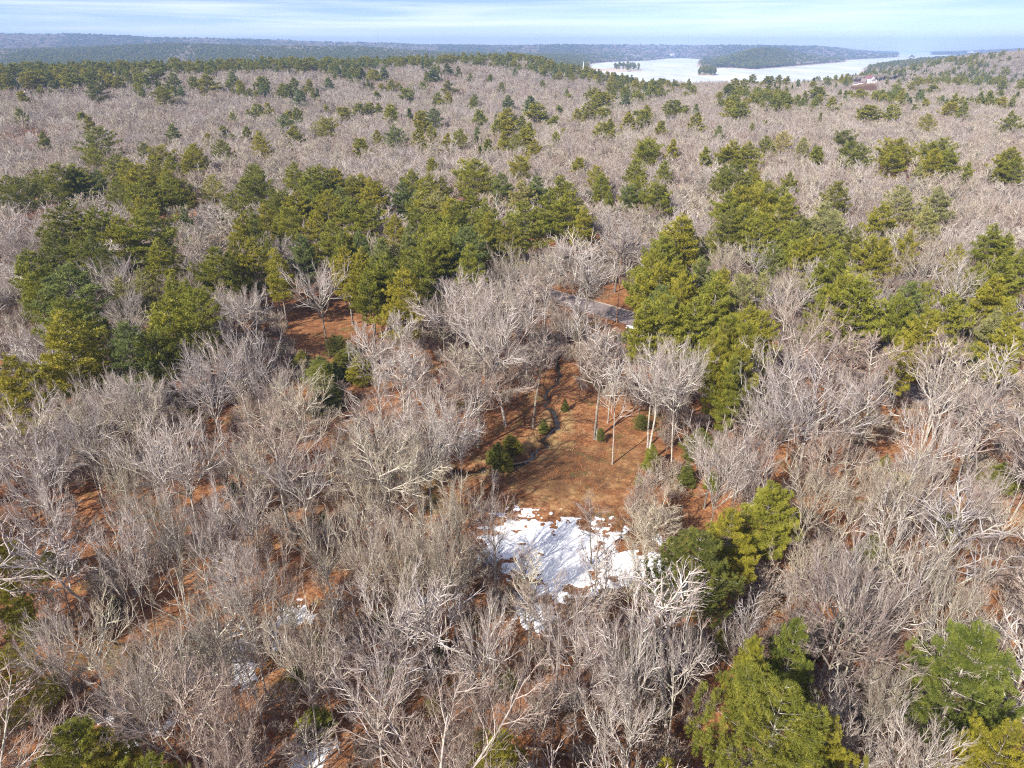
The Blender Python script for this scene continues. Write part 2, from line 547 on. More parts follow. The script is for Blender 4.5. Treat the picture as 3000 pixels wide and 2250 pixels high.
class Tubes:
    """collects tapered polylines and turns them into prisms"""

    def __init__(self):
        self.by = {}

    def add(self, pts, rad, sides):
        self.by.setdefault((len(pts), sides), []).append((pts, rad))

    def fine(self):
        """0 on limbs, 1 on twigs, in the vertex order of arrays()"""
        return np.concatenate([np.clip((.032 - np.array([r for p, r in lst])) / .022, 0, 1).repeat(s, axis=1).ravel() for (n, s), lst in self.by.items()])

    def arrays(self):
        V, Q, base = [], [], 0
        for (n, s), lst in self.by.items():
            P = np.array([p for p, r in lst])            # k n 3
            R = np.array([r for p, r in lst])            # k n
            T = np.gradient(P, axis=1)
            T /= np.linalg.norm(T, axis=2, keepdims=True) + 1e-9
            ref = np.where(np.abs(T[..., 2:3]) > .9, np.array([1., 0, 0]), np.array([0, 0, 1.]))
            A = np.cross(T, ref); A /= np.linalg.norm(A, axis=2, keepdims=True) + 1e-9
            B = np.cross(T, A)
            ang = np.arange(s) * 2 * np.pi / s
            ring = P[:, :, None, :] + R[:, :, None, None] * (np.cos(ang)[None, None, :, None] * A[:, :, None, :] + np.sin(ang)[None, None, :, None] * B[:, :, None, :])
            k = len(lst)
            V.append(ring.reshape(-1, 3))
            idx = base + np.arange(k * n * s).reshape(k, n, s)
            a, b = idx[:, :-1, :], idx[:, 1:, :]
            Q.append(np.stack([a, np.roll(a, -1, 2), np.roll(b, -1, 2), b], -1).reshape(-1, 4))
            base += k * n * s
        if not V:
            return np.zeros((0, 3)), np.zeros((0, 4), int)
        return np.concatenate(V), np.concatenate(Q)


def rotvec(v, axis, ang):
    c, s = math.cos(ang), math.sin(ang)
    return v * c + np.cross(axis, v) * s + axis * np.dot(axis, v) * (1 - c)


def perp(v, rng):
    r = rng.normal(size=3)
    r -= v * np.dot(r, v)
    return r / (np.linalg.norm(r) + 1e-9)


# ------------------------------------------------------------------ bare broadleaf trees (unit height 1 = 17 m tall)
def bare_tree(seed, style='vase', detail=1.0, fat=1.0, height=17.0):
    """returns (trunk tubes, crown tubes). Levels 0-1 are trunk and limbs, 2-4 branches and twigs"""
    rng = np.random.default_rng(seed)
    tr, cr = Tubes(), Tubes()
    H = height
    P = dict(vase=dict(fork=.40, limbs=9, spread=.92, up=.055, lim=.52, stems=1),
             round=dict(fork=.42, limbs=12, spread=1.18, up=.03, lim=.46, stems=1),
             slender=dict(fork=.46, limbs=11, spread=.80, up=.06, lim=.30, stems=1),
             multi=dict(fork=.30, limbs=5, spread=.85, up=.05, lim=.46, stems=3),
             crooked=dict(fork=.38, limbs=8, spread=1.0, up=.03, lim=.52, stems=1),
             thin=dict(fork=.38, limbs=9, spread=.62, up=.10, lim=.30, stems=1),
             brush=dict(fork=.06, limbs=7, spread=.50, up=.10, lim=.80, stems=2))[style]
    wob = .22 if style == 'crooked' else .10

    def line(p, d, L, n, w, up):
        pts = [p]
        d = d / np.linalg.norm(d)
        for i in range(n - 1):
            d = d + rng.normal(size=3) * w + np.array([0, 0, up])
            d /= np.linalg.norm(d)
            p = p + d * L / (n - 1)
            pts.append(p)
        return np.array(pts)

    def at(pts, t):
        f = t * (len(pts) - 1)
        i = min(int(f), len(pts) - 2)
        d = pts[i + 1] - pts[i]
        return pts[i] + d * (f - i), d / (np.linalg.norm(d) + 1e-9)

    def kids(pts, L, r, lev, scale=1.0):
        # lev: level of the children
        if lev == 2:
            n, t0, ang, ratio, npt, sides, rr = int(10 * (.6 + .4 * detail)), .16, .80, .44, 6, 4, (.042, .014)
        elif lev == 3:
            n, t0, ang, ratio, npt, sides, rr = int(6 * (.5 + .5 * detail)), .18, .55, .52, 4, 3, (.023, .009)
        else:
            n, t0, ang, ratio, npt, sides, rr = max(2, int(round(4.4 * detail))), .15, .50, .66, 3, 3, (.0115, .0045)
        az = rng.uniform(0, 6.28)
        for k in range(n):
            t = t0 + (1 - t0) * (k + rng.uniform(.2, .9)) / n
            p, d = at(pts, min(t, .995))
            q = perp(d, rng)
            az += 2.4
            ax = rotvec(q, d, az)
            a = ang * rng.uniform(.6, 1.25)
            nd = rotvec(d, ax, a)
            if nd[2] < -.1: nd[2] *= .3
            l = L * ratio * (1.12 - .55 * t) * rng.uniform(.7, 1.25) * scale
            pl = line(p, nd, l, npt, wob * (1.1 if lev < 4 else 1.3), (.075, .06, .05)[lev - 2])
            r0, r1 = min(rr[0] * fat, r * .8 + .004), rr[1] * fat
            cr.add(pl, np.linspace(r0, r1, npt), sides)
            if lev < 4:
                kids(pl, l, r0, lev + 1)
            elif detail > .85:
                p2, d2 = at(pl, .55)
                nd = rotvec(d2, perp(d2, rng), .6)
                cr.add(line(p2, nd, l * .55, 2, .05, .05), np.array([rr[1] * 1.2, rr[1] * .8]) * fat, 3)

    for s in range(P['stems']):
        a0 = rng.uniform(0, 6.28) + s * 6.28 / P['stems']
        lean = .0 if P['stems'] == 1 else .22
        base = np.array([math.cos(a0), math.sin(a0), 0]) * (.0 if P['stems'] == 1 else .3)
        base[2] = -.5
        Ht = H * (1 if s == 0 else rng.uniform(.8, .97))
        d0 = np.array([math.cos(a0) * lean, math.sin(a0) * lean, 1.0])
        rt = (.20 if P['stems'] == 1 else .13) * H / 17 * (1.15 if style in ('vase', 'crooked') else (.62 if style == 'thin' else .85))
        # main stem runs to the top for slender ones, else to about .7 H
        top = {'slender': .93, 'round': .74, 'vase': .60, 'multi': .80, 'crooked': .62, 'brush': .7, 'thin': .95}[style]
        stem = line(base, d0, Ht * top, 11, .035 if style != 'crooked' else .08, .03)
        tr.add(stem, np.linspace(rt, rt * .30, 11) * (1 + .35 * np.exp(-np.arange(11) * 1.2)), 7)
        kids(stem[5:], Ht * .30, rt * .3, 2)
        for k in range(P['limbs']):
            t = (P['fork'] + (top - .08 - P['fork']) * (k + rng.uniform(0, .8)) / P['limbs']) / top
            p, d = at(stem, t)
            az = a0 + k * 2.4 + rng.uniform(-.4, .4)
            sp = P['spread'] * rng.uniform(.7, 1.25)
            nd = np.array([math.cos(az) * math.sin(sp), math.sin(az) * math.sin(sp), math.cos(sp)])
            L = P['lim'] * Ht * (1.05 - .55 * (t * top - P['fork']) / max(.1, top - P['fork'])) * rng.uniform(.82, 1.1)
            L = min(L, (Ht - p[2]) / max(.35, nd[2] * .8 + .2))
            pl = line(p, nd, L, 9, wob * .8, P['up'])
            r0 = rt * .52 * rng.uniform(.7, 1.0)
            tr.add(pl, np.linspace(r0, .022 * fat, 9), 5)
            kids(pl, L, r0, 2)
    return tr, cr


# ------------------------------------------------------------------ white pines and other evergreens
def evergreen(seed, style='pine', H=19.0, R=4.2, tufts=2600, blades=11, bl=.42, bw=.05):
    rng = np.random.default_rng(seed)
    tr = Tubes()
    n = 12
    bend = rng.normal(size=2) * .02 * H
    zt = np.linspace(-.5, H * .955, n)
    stem = np.stack([bend[0] * np.sin(zt / H * 2.6) * .4, bend[1] * np.sin(zt / H * 2.2) * .4, zt], 1)
    r0 = .27 * H / 19
    tr.add(stem, np.linspace(r0, .03, n) * (1 + .3 * np.exp(-np.arange(n) * 1.3)), 7)
    z0 = {'pine': .36, 'spruce': .16, 'bushy': .06, 'umbrella': .48}[style] * H
    whorl = {'pine': 1.15, 'spruce': .5, 'bushy': .5, 'umbrella': .75}[style]
    TP, TD, TS = [], [], []
    z = z0
    weights = []
    branches = []
    while z < H * .975:
        f = (z - z0) / (H - z0)
        if style == 'pine':
            prof = (1 - f) ** .74 * (.55 + .45 * min(1, f / .18)) * 1.06
        elif style == 'umbrella':
            prof = math.sqrt(max(0, 1 - (f * 1.02) ** 2.2)) * (.7 + .3 * min(1, f / .2))
        elif style == 'bushy':
            prof = math.sqrt(max(0.0, 1 - f ** 1.6)) * (.75 + .25 * min(1, f / .2))
        else:
            prof = (1 - f) ** .85
        sec = rng.uniform(0, 6.28)
        gap = .5 + .5 * vnoise(z * .55, seed * 3.1, 4)      # whole tiers are thinner than others
        nb = rng.integers(4, 7) if style != 'umbrella' else rng.integers(3, 6)
        for k in range(nb):
            if rng.random() < .10: continue
            az = sec + k * 6.28 / nb + rng.uniform(-.35, .35)
            L = R * prof * rng.uniform(.62, 1.15) * (.72 + .5 * float(gap))
            L *= 1 + .22 * math.sin(az * 2 + seed)           # lopsided crown
            if L < .25: L = .25
            el = {'pine': -.05 + .75 * f ** 1.3, 'spruce': -.22 + .8 * f ** 2, 'bushy': .35 + .6 * f, 'umbrella': .15 + .5 * f}[style] + rng.normal() * .08
            branches.append((z + rng.uniform(-.2, .2), az, L, el))
            weights.append(max(L, .5) ** 1.6)
        z += whorl * rng.uniform(.75, 1.3) * (1 - .45 * f)
    W = np.array(weights)
    cnt = np.maximum(3, (tufts * W / W.sum())).astype(int)
    for (bz, az, L, el), c in zip(branches, cnt):
        o = np.array([np.interp(bz, zt, stem[:, 0]), np.interp(bz, zt, stem[:, 1]), bz])
        d = np.array([math.cos(az) * math.cos(el), math.sin(az) * math.cos(el), math.sin(el)])
        side = np.array([-math.sin(az), math.cos(az), 0])
        s5 = np.linspace(0, 1, 5)
        curve = lambda s: o + d * (L * s)[..., None] + np.array([0, 0, 1.0]) * (L * .16 * s ** 2.2)[..., None] if style != 'spruce' else o + d * (L * s)[..., None] + np.array([0, 0, -1.0]) * (L * .08 * np.sin(s * 3.1))[..., None]
        tr.add(curve(s5), np.linspace(min(.07, .02 + L * .012), .012, 5), 3)
        s = rng.uniform(.16, 1.0, c) ** .72
        wv = rng.uniform(-1, 1, c)
        # a few lateral sprays per branch rather than an even sheet
        spray = np.round(s * 5 + .3 * np.abs(wv)) / 5
        s2 = s * .55 + spray * .45
        wid = .42 * L * (1.15 - s2) + .12 * L
        wid = np.minimum(wid, 1.7)
        p = curve(s2) + side * (wv * wid)[:, None]
        p[:, 2] += np.abs(wv) * wid * .12 + rng.normal(size=c) * (.07 + .02 * L) - .12 * wv ** 2
        p += rng.normal(size=(c, 3)) * .07
        td = d * .8 + side * (wv * .8)[:, None] + np.array([0, 0, .48])
        td /= np.linalg.norm(td, axis=1, keepdims=True)
        TP.append(p); TD.append(td); TS.append(rng.uniform(.7, 1.25, c) * (.8 + .3 * s2))
    TP, TD, TS = np.concatenate(TP), np.concatenate(TD), np.concatenate(TS)
    # leader tuft
    m = len(TP)
    P = np.repeat(TP, blades, 0); Dv = np.repeat(TD, blades, 0); S = np.repeat(TS, blades)
    k = len(P)
    q = rng.normal(size=(k, 3)); q /= np.linalg.norm(q, axis=1, keepdims=True)
    dirs = Dv + q * .95
    dirs /= np.linalg.norm(dirs, axis=1, keepdims=True)
    ref = rng.normal(size=(k, 3))
    w = np.cross(dirs, ref); w /= np.linalg.norm(w, axis=1, keepdims=True) + 1e-9
    ln = (bl * S * rng.uniform(.6, 1.15, k))[:, None]
    st = P + q * .05
    hw = (bw * rng.uniform(.7, 1.3, k))[:, None]
    V = np.stack([st - w * hw * .7, st + w * hw * .7, st + dirs * ln + w * hw * .25], 1).reshape(-1, 3)
    F = np.arange(len(V)).reshape(-1, 3)
    return tr, V, F


# ------------------------------------------------------------------ ground sheet, water
def build_ground():
    az = np.concatenate([np.linspace(-180, -60, 41)[:-1], np.linspace(-60, -42, 61)[:-1], np.linspace(-42, 42, 331), np.linspace(42, 60, 61)[1:], np.linspace(60, 180, 41)[1:-1]])
    az = np.radians(az)
    rad = np.concatenate([[8, 14, 20], np.geomspace(25, 160, 330), np.geomspace(162, 13000, 420)])
    A, R = np.meshgrid(az, rad)
    X, Y = np.sin(A) * R, np.cos(A) * R
    Z = terrain(X, Y)
    Z = np.where((Y < 0) & (R > 300), Z * 0 + 0.0, Z)
    nr, na = A.shape
    V = np.stack([X, Y, Z], -1).reshape(-1, 3)
    V = np.concatenate([V, [[0, 0, 0]]])
    i = np.arange(nr * na).reshape(nr, na)
    a, b = i[:-1], i[1:]
    Q = np.stack([a, np.roll(a, -1, 1), np.roll(b, -1, 1), b], -1).reshape(-1, 4)[:, ::-1]
    c = nr * na
    T = np.stack([np.full(na, c), np.roll(i[0], -1), i[0]], -1)
    me = mesh_from("ground", V, T, Q, [M['ground']], smooth=True)
    o = link("ground", me)
    x, y = V[:, 0], V[:, 1]
    sd = stream_d(x, y)
    n1 = fbm(x / 3, y / 3, 31)
    tan = (1 - sstep(.6, 2.8, sd + (fbm(x / 1.4, y / 1.4, 33) - .5) * 8)) * sstep(.6, 1.0, sd) * .8 * (y < 100)
    # tan grass in front part of the clearing
    cx, cy = flat(*px('H', 1420, 1000))
    tan = np.maximum(tan, (1 - sstep(2, 8, np.hypot((x - cx) * 1.0, (y - cy) * 1.5) + (fbm(x / 1.2, y / 1.2, 35) - .5) * 20)) * .45)
    cx, cy = flat(*px('H', 1700, 860))
    tan = np.maximum(tan, (1 - sstep(2, 11, np.hypot(x - cx, y - cy) + (fbm(x / 1.5, y / 1.0, 36) - .5) * 22)) * .25)
    cx, cy = flat(*px('H', 1330, 850))
    dark_floor = (1 - sstep(2, 10, np.hypot((x - cx) * .7, (y - cy) * 1.2) + (fbm(x / 2.2, y / 2.2, 77) - .5) * 11)) * .75  # darker patch of floor left of the clearing's middle
    dark_floor = np.maximum(dark_floor, (1 - sstep(.5, .9, sd)) * .9)
    dark_floor = np.maximum(dark_floor, sstep(350, 1300, np.hypot(x, y)) * .62)        # floor colour darkens with distance, in place of denser brushwood
    tan = np.maximum(tan, .85 * (np.hypot(x - KNOLL[0], y - KNOLL[1]) < 45 + 40 * n1))
    ds = np.minimum(sdist(x, y, WATER), sdist(x, y, COVE))
    sand = np.where(ds < 0, .8, 1 - sstep(5, 24, ds)) * (np.hypot(x, y) > 1000)
    for L in LANDS:
        sand = np.maximum(sand, (sdist(x, y, L) < 3) * .8 * (np.hypot(x, y) > 1000))
    col = np.stack([tan, dark_floor, sand, np.ones_like(tan)], 1).astype(np.float32)
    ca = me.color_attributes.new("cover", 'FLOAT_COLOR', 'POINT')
    ca.data.foreach_set("color", col.ravel())
    tag(o, kind='structure')
    return o


build_ground()

# bay
me = mesh_from("water", [(-9000, 700, ZW), (9500, 700, ZW), (9500, 12500, ZW), (-9000, 12500, ZW)], None, [(0, 1, 2, 3)], [M['water']])
tag(link("water", me), kind='structure')


def ribbon(name, pts, width, m, lift, zfix=None, jitter=0):
    P = np.array(pts, float)
    T = np.gradient(P, axis=0); T /= np.linalg.norm(T, axis=1, keepdims=True) + 1e-9
    N = np.stack([-T[:, 1], T[:, 0]], 1)
    k = 7
    offs = np.linspace(-.5, .5, k)
    w = width * (1 + jitter * (vnoise(np.arange(len(P)) * .6, 3, 8) - .5))
    X = P[:, None, :] + N[:, None, :] * offs[None, :, None] * w[:, None, None] if jitter else P[:, None, :] + N[:, None, :] * offs[None, :, None] * width
    if zfix is None:
        Z = terrain(X[..., 0], X[..., 1]) + lift
    else:
        Z = np.repeat(zfix[:, None], k, 1)
    V = np.concatenate([X, Z[..., None]], -1).reshape(-1, 3)
    i = np.arange(len(P) * k).reshape(len(P), k)
    Q = np.stack([i[:-1, :-1], i[:-1, 1:], i[1:, 1:], i[1:, :-1]], -1).reshape(-1, 4)
    return link(name, mesh_from(name, V, None, Q[:, ::-1], [m], smooth=True))


sz = terrain(STREAM_F[:, 0], STREAM_F[:, 1])
k_ = np.ones(15) / 15
sz = np.convolve(np.pad(sz, 7, 'edge'), k_, 'valid') + .10
tag(ribbon("stream", STREAM_F, .62, M['stream'], 0, sz, jitter=1.1), kind='structure')

# road glimpsed behind the clearing
ra, rb = flat(*px('E', 1640, 1130)), flat(*px('E', 2000, 1235))
ra, rb = np.array(ra), np.array(rb)
dr = (rb - ra) / np.linalg.norm(rb - ra)
nr_ = np.array([-dr[1], dr[0]])
ctr = [ra + dr * s + nr_ * (.0006 * s * s) for s in np.linspace(-75, 95, 70)]
ctr = np.array(ctr)
ROAD = ctr
ROAD_Z_FLAT = True
tag(ribbon("road", ctr, 7.0, M['asphalt'], .10), kind='structure')
tag(ribbon("road_verge", ctr + nr_ * 3.9, .8, M['verge'], .13), kind='structure')
# pale track at the far left
la, lb = np.array(flat(*px('D', -200, 215))), np.array(flat(*px('D', 250, 145)))
TRACK = np.array([la + (lb - la) * t for t in np.linspace(0, 1, 60)])
tag(ribbon("gravel_track", TRACK, 13.0, M['gravel'], .25), kind='structure')

# ------------------------------------------------------------------ snow
SNOW_PX = [px('H', *p) for p in [(1000, 1240), (1035, 1175), (1150, 1190), (1250, 1165), (1390, 1190), (1500, 1185), (1600, 1215), (1700, 1205), (1780, 1260),
                                 (1790, 1350), (1830, 1390), (1930, 1370), (2050, 1350), (2120, 1380), (2150, 1450)]] + \
          [px('K', *p) for p in [(2160, 330), (2060, 470), (1960, 400), (1880, 425), (1760, 385), (1640, 410), (1500, 440), (1440, 500), (1290, 500), (1240, 400), (1140, 350),
                                 (1050, 270), (960, 235), (880, 180), (870, 120)]]
SNOW_POLY = np.array([flat(u, v) for u, v in SNOW_PX])


def snow_mesh(name, test, x0, x1, y0, y1, cell, thick=.13):
    xs, ys = np.arange(x0, x1, cell), np.arange(y0, y1, cell)
    X, Y = np.meshgrid(xs, ys)
    f = test(X, Y)                       # >0 = snow
    keep = f > 0
    g = terrain(X, Y)
    Z = g + np.clip(f * .5, 0, 1) ** .5 * thick + (fbm(X / .8, Y / .8, 91, 3) - .4) * .1 * (f > .1)
    Z = np.where(keep, np.maximum(Z, g + .02), g - .06)
    i = np.arange(X.size).reshape(X.shape)
    k4 = (keep[:-1, :-1].astype(int) + keep[1:, :-1] + keep[:-1, 1:] + keep[1:, 1:]) >= 1
    Q = np.stack([i[:-1, :-1], i[:-1, 1:], i[1:, 1:], i[1:, :-1]], -1)[k4]
    used, inv = np.unique(Q, return_inverse=True)
    V = np.stack([X.ravel(), Y.ravel(), Z.ravel()], 1)[used]
    return mesh_from(name, V, None, inv.reshape(-1, 4), [M['snow']], smooth=True)


def snow_main(X, Y):
    d = -sdist(X, Y, SNOW_POLY)
    n = fbm(X / 1.3, Y / 1.0, 41, 5) - .5
    n2 = fbm(X / 5, Y / 5, 43, 3) - .5
    n3 = fbm(X / .55, Y / .5, 47, 3) - .5
    f = np.clip(d, -6, 2.6) * .60 + n * 4.6 + n2 * 1.1 + n3 * 2.0 - .22
    return f


b0, b1 = SNOW_POLY.min(0) - 4, SNOW_POLY.max(0) + 4
o = link("snow_patch", snow_mesh("snow_patch", snow_main, b0[0], b1[0], b0[1], b1[1], .14))
tag(o, "large bright patch of old snow on the brown clearing", "snow", kind='stuff')
SMALL_SNOW = [('J', 1900, 600, 1.6), ('J', 1565, 820, 1.5), ('J', 1590, 950, 1.5), ('J', 1280, 990, .9), ('J', 1250, 915, .8), ('J', 1730, 740, .8), ('J', 1790, 770, .6),
              ('J', 720, 1210, .9), ('J', 750, 1290, .7), ('J', 860, 1330, .7), ('J', 930, 1330, .6), ('J', 1020, 1325, .6), ('J', 2030, 1500, 1.3), ('J', 1110, 1265, .5),
              ('K', 570, 485, .8), ('K', 690, 440, 1.2), ('K', 1265, 600, 1.6), ('K', 1200, 500, 1.5), ('J', 1480, 970, .6), ('J', 1340, 1270, .6), ('E', 1865, 1250, .9),
              ('J', 880, 1400, .6), ('J', 2050, 1430, .5), ('J', 1520, 665, .6), ('H', 1215, 1130, .7), ('H', 1120, 1095, .5)]
vs_, qs_, nb_ = [], [], 0
for c, a, b, r in SMALL_SNOW:
    sx_, sy_ = flat(*px(c, a, b))
    f = lambda X, Y: (r * 1.15 - np.hypot(X - sx_, (Y - sy_))) * .9 + (fbm(X / .7, Y / .7, 51, 4) - .5) * 3.2
    mm_ = snow_mesh("snow_scraps", f, sx_ - r * 2.2, sx_ + r * 2.2, sy_ - r * 2.2, sy_ + r * 2.2, .12, .1)
    co = np.zeros(len(mm_.vertices) * 3, np.float32); mm_.vertices.foreach_get("co", co)
    vi = np.zeros(len(mm_.loops), np.int32); mm_.loops.foreach_get("vertex_index", vi)
    vs_.append(co.reshape(-1, 3)); qs_.append(vi.reshape(-1, 4) + nb_); nb_ += len(co) // 3
    bpy.data.meshes.remove(mm_)
o = link("scattered_snow", mesh_from("scattered_snow", np.concatenate(vs_), None, np.concatenate(qs_), [M['snow']], smooth=True))
tag(o, "small leftover scraps of snow between the bare trees", "snow", kind='stuff')

# ------------------------------------------------------------------ prototypes
BARE_STYLES = ['vase', 'round', 'slender', 'multi', 'crooked', 'vase', 'round', 'multi', 'slender', 'brush', 'thin', 'thin', 'vase', 'crooked']
BARE_DETAIL = [1, 1, 1, 1, .9, .8, .86, .8, .8, 1, .5, .62, .86, .7]
TWIGS = ['twig_grey', 'twig_pale', 'twig_olive', 'twig_red']
near_bare = []                                   # (style, trunk mesh, crown mesh)
for i, st in enumerate(BARE_STYLES):
    t, c = bare_tree(100 + i, st, BARE_DETAIL[i], 1.0, 9.0 if st == 'brush' else 17.0)
    v, q = t.arrays(); tm = mesh_from("bare_tree_trunk", v, None, q, [M['bark']], smooth=True)
    v, q = c.arrays(); cm = mesh_from("bare_tree_crown", v, None, q, [M['twig_grey']]); set_fine(cm, c.fine())
    near_bare.append((st, tm, cm, 9.0 if st == 'brush' else 17.0))

M['pine_fresh'] = needle_mat("fresh_green_needles", (.09, .115, .02), (.195, .215, .036), (.34, .34, .062))
PINE_SPECS = [('pine', 19, 4.2), ('pine', 19, 3.6), ('umbrella', 19, 4.0), ('pine', 19, 4.8), ('spruce', 17, 2.6), ('bushy', 13, 3.6)]
near_pine, mid_pine = [], []
for i, (st, H_, R_) in enumerate(PINE_SPECS):
    R_ = R_ * 1.3
    t, V, F = evergreen(300 + i, st, H_, R_, 9500, 13, .25, .024)
    v, q = t.arrays()
    near_pine.append((st, mesh_from("pine_trunk", v, None, q, [M['bark_pine']], smooth=True), mesh_from("pine_crown", V, F, None, [M['pine_green']]), H_, R_))
    t, V, F = evergreen(340 + i, st, H_, R_, 3400, 9, .42, .065)
    v, q = t.arrays()
    mid_pine.append((st, mesh_from("pine_trunk", v, None, q, [M['bark_pine']], smooth=True), mesh_from("pine_crown", V, F, None, [M['pine_green']]), H_, R_))


def joined(name, tubes, tm, V2=None, F2=None, Q2=None, m2=None, fine=None, fk=1.0):
    v1, q1 = tubes.arrays()
    n = len(v1)
    if Q2 is not None:
        V = np.concatenate([v1, V2]); Q = np.concatenate([q1, Q2 + n])
        idx = np.concatenate([np.zeros(len(q1)), np.ones(len(Q2))])
        me = mesh_from(name, V, None, Q, [tm, m2], idx)
        set_fine(me, np.concatenate([np.zeros(n), fine * fk]))
        return me
    V = np.concatenate([v1, V2])
    idx = np.concatenate([np.ones(len(F2)), np.zeros(len(q1))])
    return mesh_from(name, V, F2 + n, q1, [tm, m2], idx)


def fine_by_r(tb, fat):
    return np.concatenate([np.clip((.032 - np.array([r for p, r in lst]) / fat) / .022, 0, 1).repeat(s, axis=1).ravel() for (n, s), lst in tb.by.items()])


def proto_collection(name, meshes):
    c = bpy.data.collections.new(name)
    for i, me in enumerate(meshes):
        o = bpy.data.objects.new(f"{name}_{i:02d}", me)
        c.objects.link(o)
    return c


far_meshes = []
for i, (st, tw) in enumerate([('vase', 'twig_grey'), ('round', 'twig_grey'), ('slender', 'twig_olive'), ('multi', 'twig_grey'), ('round', 'twig_red'), ('vase', 'twig_pale'), ('crooked', 'twig_olive'), ('vase', 'twig_red')]):
    t, c = bare_tree(500 + i, st, .62, 1.9)
    V2, Q2 = c.arrays()
    far_meshes.append(joined("far_bare", t, M['bark'], V2, None, Q2, M[tw], fine_by_r(c, 1.9)))
COL_BARE = proto_collection("distant_bare_kinds", far_meshes)
veryfar = []
for i, tw in enumerate(['twig_grey', 'twig_grey', 'twig_red', 'twig_olive']):
    t, c = bare_tree(600 + i, ['vase', 'round'][i % 2], .35, 3.6)
    V2, Q2 = c.arrays()
    veryfar.append(joined("farther_bare", t, M['bark'], V2, None, Q2, M[tw], fine_by_r(c, 3.6)))
COL_BARE2 = proto_collection("farther_bare_kinds", veryfar)
fp = []
for i, (st, H_, R_, mk) in enumerate([('pine', 19, 4.0, 'pine_green'), ('pine', 19, 4.4, 'pine_yellow'), ('umbrella', 19, 4.2, 'pine_green'), ('spruce', 16, 2.5, 'pine_dark'), ('pine', 18, 3.6, 'pine_dark'), ('umbrella', 18, 4, 'pine_yellow'), ('bushy', 14, 3.4, 'pine_green'), ('pine', 19, 4.2, 'pine_blue')]):
    t, V, F = evergreen(400 + i, st, H_, R_, 900, 7, .75, .19)
    fp.append(joined("far_pine", t, M['bark_pine'], V, F, None, M[mk]))
COL_PINE = proto_collection("distant_pine_kinds", fp)
br = []
for i in range(5):
    t, c = bare_tree(700 + i, 'brush', .55, 1.0, 4.0)
    V2, Q2 = c.arrays()
    br.append(joined("undergrowth", t, M['bark'], V2, None, Q2, M[['twig_red', 'twig_red', 'twig_grey', 'twig_olive', 'twig_red'][i]], fine_by_r(c, 1.0)))
COL_BRUSH = proto_collection("undergrowth_kinds", br)


def scatter(name, coll, n_kinds, pts, label, cat, size):
    """one object whose points carry instances; pts: x y z rot sx sz idx"""
    pts = np.asarray(pts, float)
    me = bpy.data.meshes.new(name)
    me.vertices.add(len(pts))
    me.vertices.foreach_set("co", pts[:, :3].astype(np.float32).ravel())
    a = me.attributes.new("turn", 'FLOAT_VECTOR', 'POINT'); rv = np.zeros((len(pts), 3), np.float32); rv[:, 2] = pts[:, 3]; rv[:, :2] = RNG.normal(size=(len(pts), 2)) * .05
    a.data.foreach_set("vector", rv.ravel())
    a = me.attributes.new("grow", 'FLOAT_VECTOR', 'POINT'); a.data.foreach_set("vector", pts[:, [4, 4, 5]].astype(np.float32).ravel())
    a = me.attributes.new("pick", 'INT', 'POINT'); a.data.foreach_set("value", pts[:, 6].astype(np.int32))
    o = link(name, me)
    ng = bpy.data.node_groups.new(name + "_nodes", 'GeometryNodeTree')
    ng.interface.new_socket("Geometry", in_out='INPUT', socket_type='NodeSocketGeometry')
    ng.interface.new_socket("Geometry", in_out='OUTPUT', socket_type='NodeSocketGeometry')
    N, L = ng.nodes, ng.links
    gi, go = N.new("NodeGroupInput"), N.new("NodeGroupOutput")
    ci = N.new("GeometryNodeCollectionInfo"); ci.inputs["Collection"].default_value = coll
    ci.inputs["Separate Children"].default_value = True; ci.inputs["Reset Children"].default_value = True
    ip = N.new("GeometryNodeInstanceOnPoints"); ip.inputs["Pick Instance"].default_value = True

    def attr(nm, ty):
        k = N.new("GeometryNodeInputNamedAttribute"); k.data_type = ty; k.inputs["Name"].default_value = nm
        return [s for s in k.outputs if s.enabled and s.name == "Attribute"][0]
    L.new(gi.outputs[0], ip.inputs["Points"]); L.new(ci.outputs[0], ip.inputs["Instance"])
    L.new(attr("pick", 'INT'), ip.inputs["Instance Index"])
    L.new(attr("turn", 'FLOAT_VECTOR'), ip.inputs["Rotation"]); L.new(attr("grow", 'FLOAT_VECTOR'), ip.inputs["Scale"])
    L.new(ip.outputs[0], go.inputs[0])
    md = o.modifiers.new("scatter", 'NODES'); md.node_group = ng
    tag(o, label, cat, kind='stuff')
    return o


